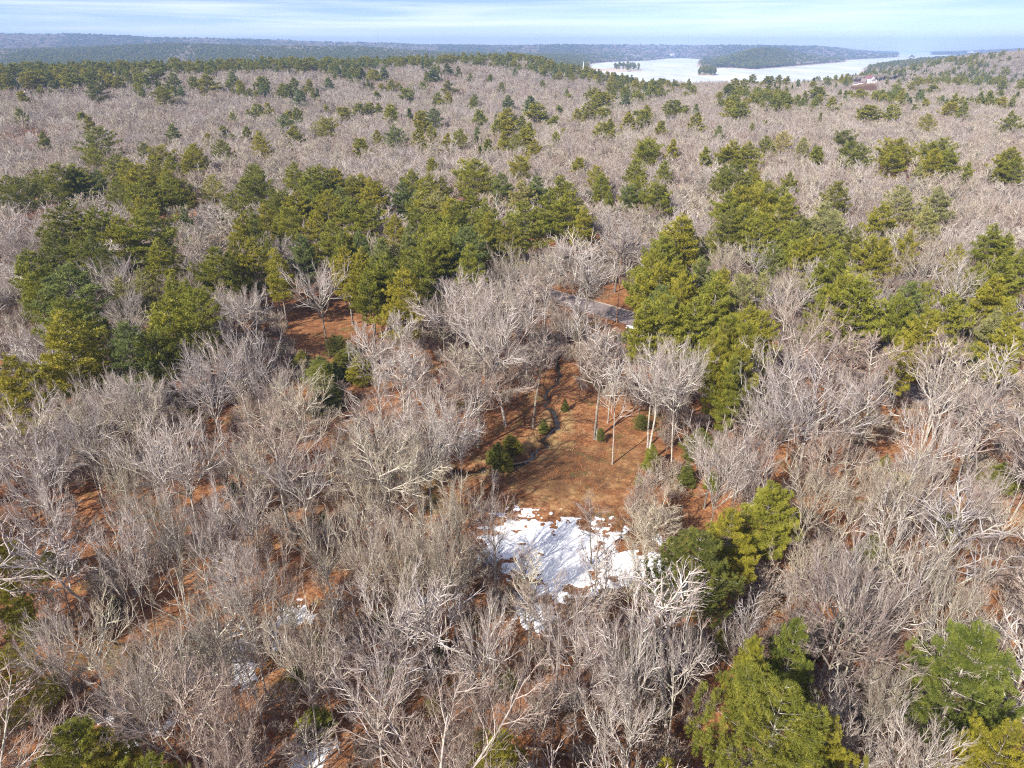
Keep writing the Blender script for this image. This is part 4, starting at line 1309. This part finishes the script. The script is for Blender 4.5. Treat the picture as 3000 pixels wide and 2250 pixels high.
# low evergreens in the shade and round the clearing: crop, x, y of the top, width, height, tone
SHRUBS = """
H 1090 610 170 3.6 d;H 1020 650 190 4.2 d;H 1050 700 150 3.4 d;H 1130 630 120 3.0 g;H 1310 500 75 2.6 d;H 1450 365 60 2.6 d;H 1685 560 80 2.6 d;H 1930 860 70 1.8 g;H 2020 660 150 4.6 g;H 1950 470 120 3 d;H 1750 150 110 4 d;
H 620 780 120 2.6 d;H 490 620 120 3 d;H 430 1370 130 3 d;D 2060 1420 260 6 b;D 2100 1490 170 4.5 y;D 2190 1400 200 5 d;D 1950 1380 180 5 d;D 2180 1280 180 5 d;E 50 1330 200 5.5 d;E 110 1400 220 6 g;G 2080 130 240 5.5 g;G 2150 260 220 5 d;G 2050 320 180 4.6 d;
G 1200 420 110 3.4 d;G 640 200 140 4.2 g;G 1060 300 180 5 g;G 530 660 110 3 d;G 1500 900 110 3 d;G 1980 830 90 2.6 d;G 2090 1110 120 2.8 d;I 120 560 260 5 d;I 1330 730 160 3.8 g;I 1420 850 200 4.2 g;I 1250 1240 210 4.2 d;I 2100 780 260 4.6 g;I 1760 1120 220 4.2 d;I 40 780 160 3.8 d;I 200 830 130 3.2 g;
J 2020 700 220 4.2 g;J 2030 1150 260 3.6 g;J 290 130 190 3.8 d;J 1920 860 170 3.4 d;K 350 1350 100 2.2 d;K 290 820 110 2.8 d;K 590 1080 120 2.4 d;K 1980 640 300 6.0 b;K 2080 840 240 5.0 b;K 240 520 110 3 d;K 370 450 110 3 d;L 880 620 190 4 d;L 1260 560 160 3.4 d;L 260 640 150 3.6 d;L 1900 1180 260 3.6 d;L 1100 520 160 3.4 d;
E 1860 1230 120 3.6 d;E 1760 1250 100 2.6 g;F 60 1270 200 5 b;D 1120 700 100 4 d;G 1020 220 160 4.5 g;G 1620 250 110 3.6 d;J 720 430 160 3.0 d;J 300 960 180 3.0 g;K 620 700 140 2.8 d;K 830 930 110 2.6 d;K 1080 900 160 2.6 g;K 480 180 120 3 d
"""
bush_n = near_pine[5]
shrubs = []
for row in SHRUBS.replace("\n", "").split(";"):
    if not row.strip(): continue
    c, a, b, w, h, tone = row.split()
    u, v = px(c, float(a), float(b)); h = float(h)
    p = place(u, v, h)
    dep = p[1] * CP + CAM_H * SP
    r = float(np.clip(float(w) / ZOOM / FPX * dep / 2 * .85, .5, 5))
    t = dict(x=p[0], y=p[1], h=h, r=r, tone=tone)
    seen(t)
    si = 5 if len(shrubs) % 3 == 0 else 4
    rr, hh = PCROWN[('n', si)]
    bush_n = near_pine[si]
    t['z'] = float(terrain(t['x'], t['y'], False)) - .05
    t['obj'] = tree_at("evergreen_shrub", ('s', si), bush_n[1], bush_n[2], t['x'], t['y'], t['z'], (0, 0, RNG.uniform(0, 6.28)), r / rr, h / hh, (None, M[TONE[tone]]))
    shrubs.append(t)

# ------------------------------------------------------------------ the mass of the woodland
rows, rows2, prow = [], [], []
for t in mass_b:
    z = t.get('z', 0); D = math.hypot(t['x'], t['y'])
    pick = {'vase': (0, 5, 7), 'round': (1, 4), 'slender': (2,), 'multi': (3,), 'crooked': (6,), 'thin': (2,), 'brush': (3,)}[t['style']]
    rows.append((t['x'], t['y'], z, RNG.uniform(0, 6.28), t['h'] / 16.5 * RNG.uniform(.9, 1.25), t['h'] / 16.5, RNG.choice(pick)))
for t in mass_p:
    kk = {'y': (1, 5), 'g': (0, 2, 6), 'd': (3, 4), 'b': (7,), 'p': (5,), 'f': (0,)}[t['tone']]
    prow.append((t['x'], t['y'], t.get('z', 0), RNG.uniform(0, 6.28), t['r'] / 3.9, t['h'] / 19, RNG.choice(kk)))
scatter("distant_bare_woodland", COL_BARE, 8, rows, "grey leafless woodland filling the middle distance to the ridge and bay", "woodland", 0)

# far woods beyond 1.3 km, thinner with distance
NB, NPn = 0, 0
far_b, far_p = [], []
n_az, n_r = 560, 210
inv = np.linspace(1 / 1350, 1 / 9000, n_r)
AZ, IN = np.meshgrid(np.linspace(-.80, .80, n_az), inv)
AZ = AZ + RNG.uniform(-.5, .5, AZ.shape) * (1.6 / n_az)
IN = IN * (1 + RNG.uniform(-.5, .5, IN.shape) * (inv[0] - inv[1]) / IN)
Dm = 1 / IN
X, Y = np.sin(AZ) * Dm, np.cos(AZ) * Dm
X, Y = X.ravel(), Y.ravel(); Dm = Dm.ravel()
Z = terrain(X, Y, False)
dw = np.minimum(sdist(X, Y, WATER), sdist(X, Y, COVE))
isl = np.full(X.shape, 1e9)
for L in LANDS[:1] + LANDS[2:]: isl = np.minimum(isl, sdist(X, Y, L))
cl = fbm(X / (60 + Dm * .10), Y / (80 + Dm * .16), 71, 3)
shore = np.exp(-np.clip(dw, 0, 1e5) / 120)
ev = .05 + .22 * sstep(2000, 2600, Dm) + .60 * sstep(.52, .62, cl) + shore * .35 * (Dm > 1900)
hd = np.hypot(X - HOUSE[0], Y - HOUSE[1])
ev = np.where((X / Y > .45) & (Dm < 2500), ev * .45, ev)
ok = (dw > 14) & (hd > 60)
for i in np.nonzero(ok)[0]:
    big = 1 + max(0, Dm[i] - 1800) / 2600
    if RNG.random() < ev[i]:
        far_p.append((X[i], Y[i], Z[i] - .5, RNG.uniform(0, 6.28), RNG.uniform(.9, 1.4) * big, RNG.uniform(.62, .95), RNG.integers(0, 8)))
    else:
        far_b.append((X[i], Y[i], Z[i] - .5, RNG.uniform(0, 6.28), RNG.uniform(1.1, 1.6) * big, RNG.uniform(.6, .85), RNG.integers(0, 4)))
# islands: their own trees are placed below
scatter("far_bare_woodland", COL_BARE2, 4, far_b, "hazy leafless woods on the hills beyond the bay", "woodland", 0)
scatter("far_evergreen_woodland", COL_PINE, 8, far_p, "hazy blue-green evergreen woods on the far hills and shores", "woodland", 0)
scatter("distant_evergreens", COL_PINE, 8, prow, "dark green evergreens scattered over the ridge and the distant grey woodland", "woodland", 0)

# island trees
isl_rows = []
for poly, n in ((LANDS[2], 60), (LANDS[0], 60), (LANDS[3], 8)):
    lo, hi = poly.min(0), poly.max(0)
    k = 0
    for tr_ in range(4000):
        x, y = RNG.uniform(lo, hi)
        if poly is LANDS[0] and not (flat(1800, 207, ZW)[0] < x * flat(1800, 207, ZW)[1] / y < flat(1872, 207, ZW)[0]): continue
        if sdist(np.array([x]), np.array([y]), poly)[0] < -2:
            isl_rows.append((x, y, float(terrain(x, y, False)) - .4, RNG.uniform(0, 6.28), RNG.uniform(.8, 1.3), RNG.uniform(.6, 1.0), RNG.integers(0, 8)))
            k += 1
            if k >= n: break
scatter("island_evergreens", COL_PINE, 8, isl_rows, "dark evergreens crowding the little islands in the bay", "woodland", 0)

# undergrowth
X, Y = jgrid(-150, 150, 14, 190, 2.5)
k = visible_fan(X, Y)
X, Y = X[k], Y[k]
dc, du, dg = sdist(X, Y, CLEAR), sdist(X, Y, UNDERPINE), sdist(X, Y, ROADGAP)
rd = np.min(np.hypot(X[:, None] - ROAD[None, ::4, 0], Y[:, None] - ROAD[None, ::4, 1]), 1)
den = fbm(X / 14, Y / 14, 81, 3)
Zs = terrain(X, Y)
urow = []
for i in range(len(X)):
    if dc[i] < .5 or du[i] < 1 or dg[i] < 1 or rd[i] < 4.5: continue
    if RNG.random() > .25 + .6 * sstep(.40, .54, den[i]): continue
    s = RNG.uniform(.5, 1.35)
    urow.append((X[i], Y[i], Zs[i] - .03, RNG.uniform(0, 6.28), s, s, RNG.integers(0, 5)))
scatter("undergrowth", COL_BRUSH, 5, urow, "thin reddish brush growing under the bare trees", "undergrowth", 0)

# dry grass, fern and leaf tufts
def tuft_mesh(seed, m):
    r = np.random.default_rng(seed)
    k = 46
    c = r.normal(size=(k, 3)) * [.22, .22, 0]
    d = r.normal(size=(k, 3)) * [.5, .5, .15] + [0, 0, .55]
    w = np.cross(d, r.normal(size=(k, 3))); w /= np.linalg.norm(w, axis=1, keepdims=True)
    L_ = r.uniform(.15, .42, (k, 1))
    V = np.stack([c - w * .025, c + w * .025, c + d * L_], 1).reshape(-1, 3)
    return mesh_from("tuft", V, np.arange(k * 3).reshape(-1, 3), None, [m])


M['t1'] = simple_mat("dry_tan_grass", (.50, .34, .16), .9, (.34, .20, .09), 3.0)
M['t2'] = simple_mat("rust_fern", (.38, .16, .06), .9, (.24, .10, .04), 3.0)
M['t3'] = simple_mat("dark_leaves", (.16, .08, .04), .9, (.10, .05, .03), 3.0)
M['t4'] = simple_mat("dull_green_ground_plants", (.14, .15, .05), .9, (.09, .10, .035), 3.0)
COL_TUFT = proto_collection("tuft_kinds", [tuft_mesh(1, M['t1']), tuft_mesh(2, M['t2']), tuft_mesh(3, M['t3']), tuft_mesh(4, M['t4']), tuft_mesh(5, M['t2'])])
X, Y = jgrid(-95, 95, 20, 135, .95)
k = visible_fan(X, Y)
X, Y = X[k], Y[k]
den = fbm(X / 5, Y / 5, 95, 3); kind_n = fbm(X / 9, Y / 9, 97, 2)
inclear = sdist(X, Y, CLEAR) < 1
sdm = stream_d(X, Y); sn = snow_main(X, Y)
Zs = terrain(X, Y)
trow = []
for i in range(len(X)):
    if sdm[i] < .7 or sn[i] > -.1: continue
    if RNG.random() > (.75 if inclear[i] else .45) * sstep(.36, .55, den[i]): continue
    tan_ = sdm[i] < 3.5
    kd = 0 if tan_ and RNG.random() < .7 else int(RNG.choice([1, 2, 4, 3, 0], p=[.34, .24, .26, .08, .08]))
    sc = RNG.uniform(.6, 1.5)
    trow.append((X[i], Y[i], Zs[i] - .02, RNG.uniform(0, 6.28), sc * 1.2, sc * .8, kd))
scatter("ground_cover", COL_TUFT, 5, trow, "rust and tan tufts of dead fern and grass over the leaf litter", "ground cover", 0)

# ------------------------------------------------------------------ fallen logs
def log_mesh(seed, L):
    r = np.random.default_rng(seed)
    tb = Tubes()
    s = np.linspace(0, 1, 9)
    P = np.stack([s * L, np.cumsum(r.normal(size=9)) * .08, .16 + np.abs(r.normal(size=9)) * .04], 1)
    tb.add(P, np.linspace(.17, .05, 9), 7)
    for k in range(5):
        t = r.uniform(.35, .95); i = int(t * 8); p = P[i]
        d = np.array([.6, r.choice([-1, 1]) * r.uniform(.4, 1), r.uniform(.05, .6)]); ll = r.uniform(.6, 1.8)
        tb.add(np.array([p, p + d * ll * .5, p + d * ll + [0, 0, .1]]), np.array([.05, .03, .012]), 4)
    v, q = tb.arrays()
    return mesh_from("fallen_log", v, None, q, [M['log']], smooth=True)


LOGS = [('J', 730, 365, 7, .35, "long pale fallen log among the bare trees near the picture's lower left"), ('J', 680, 400, 5, .1, "shorter fallen log lying just in front of a longer pale one"),
        ('H', 1120, 800, 5, .25, "thin pale fallen branch lying across the stream bank"), ('I', 200, 590, 5, -.5, "brown fallen log under the pines beside the clearing"),
        ('E', 60, 1500, 4, .8, "fallen trunk on orange needles below the pine grove"), ('L', 1400, 900, 4, .9, "fallen log lying on orange leaves beside a dark forked trunk"), ('K', 1180, 1470, 6, -.2, "pale log on the leaves beside the low round pine at the bottom edge"),
        ('J', 860, 1270, 5, -.3, "grey log lying between scraps of snow")]
for i, (c, a, b, L_, rz, lab) in enumerate(LOGS):
    x, y = flat(*px(c, a, b))
    o = link("fallen_log", log_mesh(900 + i, L_), None, (x, y, float(terrain(x, y))))
    o.rotation_euler = (0, 0, rz)
    tag(o, lab, "log", "fallen logs on the forest floor")


# ------------------------------------------------------------------ buildings round the bay
def box(v0, v1):
    x0, y0, z0 = v0; x1, y1, z1 = v1
    V = [(x0, y0, z0), (x1, y0, z0), (x1, y1, z0), (x0, y1, z0), (x0, y0, z1), (x1, y0, z1), (x1, y1, z1), (x0, y1, z1)]
    Q = [(0, 3, 2, 1), (4, 5, 6, 7), (0, 1, 5, 4), (1, 2, 6, 5), (2, 3, 7, 6), (3, 0, 4, 7)]
    return V, Q


def boxes(name, lst, m, parent):
    V, Q = [], []
    for a, b in lst:
        v, q = box(a, b); n = len(V); V += v; Q += [tuple(i + n for i in f) for f in q]
    return link(name, mesh_from(name, V, None, Q, [m]), parent)


def house(name, label, group, u, v, w, d, h, rh, rot, wall, roof, chimney=True, windows=2, storeys=2):
    x, y = place(u, v, 0)
    z = float(terrain(x, y, False))
    root = bpy.data.objects.new(name, None); COL.objects.link(root)
    root.location = (x, y, z); root.rotation_euler = (0, 0, rot)
    tag(root, label, "house" if 'house' in name else name.replace('_', ' '), group)
    # walls with gables at -y and +y
    V = [(-w / 2, -d / 2, -2), (w / 2, -d / 2, -2), (w / 2, d / 2, -2), (-w / 2, d / 2, -2), (-w / 2, -d / 2, h), (w / 2, -d / 2, h), (w / 2, d / 2, h), (-w / 2, d / 2, h), (0, -d / 2, h + rh), (0, d / 2, h + rh)]
    me = bpy.data.meshes.new("wall")
    me.from_pydata(V, [], [(0, 1, 5, 8, 4), (1, 2, 6, 5), (2, 3, 7, 9, 6), (3, 0, 4, 7)])
    me.materials.append(M[wall]); link("wall", me, root)
    e = .5
    k = rh / (w / 2)
    R_ = []
    for s in (-1, 1):
        R_ += [(s * (w / 2 + e), -d / 2 - e, h - e * k + .05), (s * (w / 2 + e), d / 2 + e, h - e * k + .05), (0, d / 2 + e, h + rh + .05), (0, -d / 2 - e, h + rh + .05)]
    R2 = [(a, b, c + .25) for a, b, c in R_]
    Vr = R_ + R2
    F = []
    for s in (0, 4):
        a, b, c, dd = s, s + 1, s + 2, s + 3
        F += [(a, b, c, dd), (a + 8, dd + 8, c + 8, b + 8), (a, a + 8, b + 8, b), (a, dd, dd + 8, a + 8), (b, b + 8, c + 8, c)]
    me = bpy.data.meshes.new("roof"); me.from_pydata(Vr, [], F); me.materials.append(M[roof]); rf = link("roof", me, root)
    if chimney: boxes("chimney", [((-w * .18, d * .1, h + rh * .4), (-w * .18 + .9, d * .1 + .9, h + rh + 1.3))], M['brownwall'], rf)
    for st in range(storeys):
        for k_ in range(windows):
            cx = (k_ + .5) / windows * w - w / 2
            z0 = 1 + st * 2.7
            if z0 + 1.3 > h: continue
            boxes("window", [((cx - .5, -d / 2 - .04, z0), (cx + .5, -d / 2 + .1, z0 + 1.4))], M['glass'], root)
            cy = (k_ + .5) / windows * d - d / 2
            boxes("window", [((-w / 2 - .04, cy - .5, z0), (-w / 2 + .1, cy + .5, z0 + 1.4))], M['glass'], root)
    boxes("door", [((-.5, -d / 2 - .05, -.2), (.5, -d / 2 + .1, 2.1))], M['brownwall'], root)
    return root


house("white_house", "tall white house with a dull red roof on the bay shore", None, 2546, 243, 10, 12, 7.2, 4.2, .35, 'white', 'redroof', True, 3, 2)
house("white_outbuilding", "small white gabled outbuilding beside the tall white house", None, 2561, 243, 5.5, 7, 3.4, 2.6, .2, 'white', 'greyroof', False, 1, 1)
house("long_shed", "low white shed with a red roof left of the tall white house", None, 2514, 246.5, 6, 13, 2.4, 1.4, 1.35, 'white', 'redroof', False, 2, 1)
house("white_cottage", "little white cottage farthest from the tall white house on the shore", None, 2505, 249, 5, 8, 2.4, 1.6, 1.2, 'white', 'greyroof', False, 1, 1)
house("boat_barn", "weathered brown barn between the white house and the low shed", None, 2529, 245, 6, 8, 3.6, 4.2, .9, 'brownwall', 'brownwall', False, 1, 1)
house("shore_house", "tan flat-looking house alone at the far edge of the bay", "houses across the bay", 1827, 176, 14, 22, 8, 4, .3, 'tanwall', 'greyroof', False, 3, 2)
house("shore_house", "small white house on the wooded slope across the bay", "houses across the bay", 1855, 167, 14, 14, 9, 5, .3, 'white', 'greyroof', False, 2, 2)
house("shore_house", "large white house above the beach across the bay", "houses across the bay", 1968, 165, 26, 24, 13, 8, .5, 'white', 'greyroof', True, 3, 3)
house("shore_house", "long white house on the farthest shore beyond the headland", "houses across the bay", 2842, 157, 46, 30, 16, 10, .2, 'white', 'redroof', True, 3, 3)
house("shore_house", "pale wide building on the farthest shore beside the long white one", "houses across the bay", 2862, 156.5, 40, 30, 11, 8, .2, 'tanwall', 'redroof', False, 3, 2)
house("shore_house", "white house peeping out behind the wooded ridge by the bay", "houses across the bay", 1690, 178, 12, 12, 7, 4, .2, 'white', 'greyroof', False, 2, 2)

# church steeple showing above the end of the ridge
x, y = place(1709, 200, 0)
a_ = (1709 - 1500) / FPX
yy = 1500.0; xx = yy * a_ / (CP + (1125 - 190) / FPX * SP)
zz = float(terrain(xx, yy, False))
root = bpy.data.objects.new("church", None); COL.objects.link(root); root.location = (xx, yy, zz)
tag(root, "white church with a thin pointed steeple rising at the end of the wooded ridge", "church")
boxes("wall", [((-5, -3, -2), (5, 14, 7))], M['white'], root)
boxes("tower", [((-2.2, -5, -2), (2.2, -3.003, 17)), ((-1.6, -4.8, 17), (1.6, -3.2, 22))], M['white'], root)
n = 8
V = [(1.7 * math.cos(i * math.tau / n), -4 + 1.7 * math.sin(i * math.tau / n), 22.003) for i in range(n)] + [(0, -4, 38)]
me = bpy.data.meshes.new("spire"); me.from_pydata(V, [], [(i, (i + 1) % n, n) for i in range(n)]); me.materials.append(M['white']); link("spire", me, root)
V = [(-5.5, -3, 6.8), (5.5, -3, 6.8), (0, -3, 11.5), (-5.5, 14.5, 6.8), (5.5, 14.5, 6.8), (0, 14.5, 11.5)]
me = bpy.data.meshes.new("roof"); me.from_pydata(V, [], [(0, 1, 2), (3, 5, 4), (0, 2, 5, 3), (1, 4, 5, 2), (0, 3, 4, 1)]); me.materials.append(M['greyroof']); link("roof", me, root)

# thin masts on the skyline
for (u, lab) in [(1108, "thin radio mast standing alone above the long wooded skyline"), (2016, "thin radio mast on the skyline above the treed peninsula"),
                 (2201, "thin paired mast over the bay peninsula, shorter of two"), (2216, "thin paired mast over the bay peninsula, taller of two")]:
    a_ = (u - 1500) / FPX / (CP + .5 * SP)
    yy = 5200.0; xx = yy * a_; zz = float(terrain(xx, yy, False))
    tb = Tubes()
    hh_ = {1108: 88, 2016: 85, 2201: 72, 2216: 78}[u]
    tb.add(np.array([[0, 0, -3], [0, 0, hh_ * .5], [0, 0, hh_ + 18]], float), np.array([1.5, 1.1, .5]), 4)
    for s in range(4):
        zc = 20 + s * hh_ / 4.5
        tb.add(np.array([[-1.8, 0, zc], [1.8, 0, zc + 2]], float), np.array([.3, .3]), 4)
    v, q = tb.arrays()
    o = link("radio_mast", mesh_from("radio_mast", v, None, q, [M['steel']]), None, (xx, yy, zz))
    tag(o, lab, "mast", "masts on the skyline")

# pole with a lamp by the road
pb = flat(*px('E', 1783, 1222))
pz = float(terrain(pb[0], pb[1]))
dpx = pb[1] * CP + CAM_H * SP
ph = 12.0
root = bpy.data.objects.new("street_lamp", None); COL.objects.link(root); root.location = (pb[0], pb[1], pz)
tag(root, "thin brown pole with a dark lamp on a side arm beside the road", "street lamp")
tb = Tubes(); tb.add(np.array([[0, 0, -.5], [0, 0, ph * .5], [0, 0, ph + 2.5]]), np.array([.15, .13, .10]), 8)
v, q = tb.arrays(); link("pole", mesh_from("pole", v, None, q, [M['pole']], smooth=True), root)
tb = Tubes(); tb.add(np.array([[-3.5, 0, ph - 2.6], [-1.5, 0, ph - 1.5], [0, -.12, ph - 1.1], [.8, -.1, ph - .75]]), np.array([.05, .05, .05, .05]), 6)
v, q = tb.arrays(); ar = link("arm", mesh_from("arm", v, None, q, [M['pole']], smooth=True), root)
tb = Tubes(); tb.add(np.array([[.75, -.1, ph - .72], [.95, -.1, ph - .68], [1.35, -.1, ph - .72], [1.6, -.1, ph - .8]]), np.array([.06, .15, .16, .05]), 8)
v, q = tb.arrays(); link("lamp_head", mesh_from("lamp_head", v, None, q, [M['metal']], smooth=True), ar)

# ------------------------------------------------------------------ labels for the trees
ORD = "nearest second third fourth fifth sixth seventh eighth ninth tenth eleventh twelfth thirteenth fourteenth fifteenth sixteenth seventeenth eighteenth nineteenth twentieth".split()
MARKS = [((1590, 1600), "the big snow patch"), ((1700, 1330), "the open orange clearing"), ((1800, 930), "the bit of road"), ((980, 900), "the tall grove with orange floor"),
         ((2250, 1480), "the yellow-green pine pair"), ((2320, 2000), "the big pine at the bottom"), ((240, 2160), "the low yellow pine, bottom left"), ((1410, 2170), "the small pine, bottom centre"),
         ((2877, 1950), "the bottom-right pines"), ((700, 1950), "the small snow scraps"), ((30, 1950), "the pine on the left edge"), ((420, 950), "the wide blue-green pine clump"),
         ((1990, 850), "the tall pine wall by the road"), ((2500, 850), "the broad round pines"), ((30, 1250), "the left edge at mid-height"), ((2970, 1350), "the right edge at mid-height"),
         ((450, 480), "the dense pine block, upper left"), ((1250, 620), "the central pine belt"), ((2640, 560), "the pale orange-tinted pines"), ((2700, 400), "the lone full pine, upper right"),
         ((1790, 250), "the near tip of the bay"), ((2545, 240), "the white shore house"), ((270, 380), "the lone tiered pine, upper left"), ((900, 1350), "the pale fan-shaped trees"),
         ((2430, 1250), "the great pale vase-shaped tree"), ((1250, 300), "the ridge's bare middle slope"), ((100, 250), "the left end of the ridge"), ((2200, 650), "the pine stand right of centre")]


def sizew(t, lo, hi):
    return "small" if t['h'] < lo else ("tall" if t['h'] > hi else "mid-sized")


STW = {'vase': 'vase-shaped', 'round': 'round-crowned', 'slender': 'slender', 'multi': 'many-stemmed', 'crooked': 'crooked', 'brush': 'bushy', 'thin': 'thin open'}
TWW = {'grey': 'grey', 'pale': 'whitish', 'olive': 'lichen-grey', 'red': 'reddish-grey'}
TNW = {'f': 'fresh green', 'y': 'yellow-green', 'g': 'green', 'd': 'dark green', 'b': 'blue-green', 'p': 'pale faded'}


def do_labels(lst, noun, look, cat, group):
    buckets = {}
    for t in lst:
        if 'cu' not in t:
            t['cu'], t['cv'], _ = project(t['x'], t['y'], t['z'] + t['h'] * .7)
        best = min(MARKS, key=lambda m: math.hypot(m[0][0] - t['cu'], (m[0][1] - t['cv']) * 1.3))
        du, dv = t['cu'] - best[0][0], (t['cv'] - best[0][1]) * 1.3
        dirn = ("right of" if du > 0 else "left of") if abs(du) > abs(dv) else ("below" if dv > 0 else "above")
        buckets.setdefault((best[1], dirn, look(t)), []).append((math.hypot(du, dv), t))
    for (mk, dirn, lk), arr in buckets.items():
        arr.sort(key=lambda a: a[0])
        for i, (_, t) in enumerate(arr):
            o_ = t['obj']
            od = "" if len(arr) == 1 else (", nearest one" if i == 0 else f", {ORD[i]} nearest")
            tag(o_, f"{lk} {noun}{od} {dirn} {mk}" if len(arr) > 1 else f"{lk} {noun} just {dirn} {mk}", cat, group)


do_labels(one_b, "bare tree", lambda t: f"{TWW[t['tw']]} {STW[t['style']]}", "bare tree", "bare broadleaf trees of the woodland")
do_labels(one_p, "pine", lambda t: f"{t['form']} {TNW[t['tone']]}", "pine tree", "pines standing above the bare woodland")
do_labels(shrubs, "evergreen shrub", lambda t: f"{'low' if t['h'] < 3.2 else 'tall'} {TNW[t['tone']]}", "shrub", "low evergreens on the forest floor")

# ------------------------------------------------------------------ haze
V, Q = box((-9800, -400, -40), (9800, 13500, 190))
hz = link("haze", mesh_from("haze", V, None, Q, []))
tag(hz, kind='stuff')
m = bpy.data.materials.new("thin_blue_haze"); m.use_nodes = True
n, l = m.node_tree.nodes, m.node_tree.links
n.clear()
out = n.new("ShaderNodeOutputMaterial"); pv = n.new("ShaderNodeVolumePrincipled")
pv.inputs["Color"].default_value = (.38, .60, 1.0, 1)
pv.inputs["Density"].default_value = 0.00014
pv.inputs["Anisotropy"].default_value = 0.0
l.new(pv.outputs[0], out.inputs["Volume"])
hz.data.materials.append(m)
print("COUNTS", len(one_b), len(one_p), len(mass_b), len(mass_p), len(far_b), len(far_p), len(urow), len(shrubs))
print("FACES near bare", [len(e[2].polygons) for e in near_bare], "pine", [len(e[2].polygons) for e in near_pine])
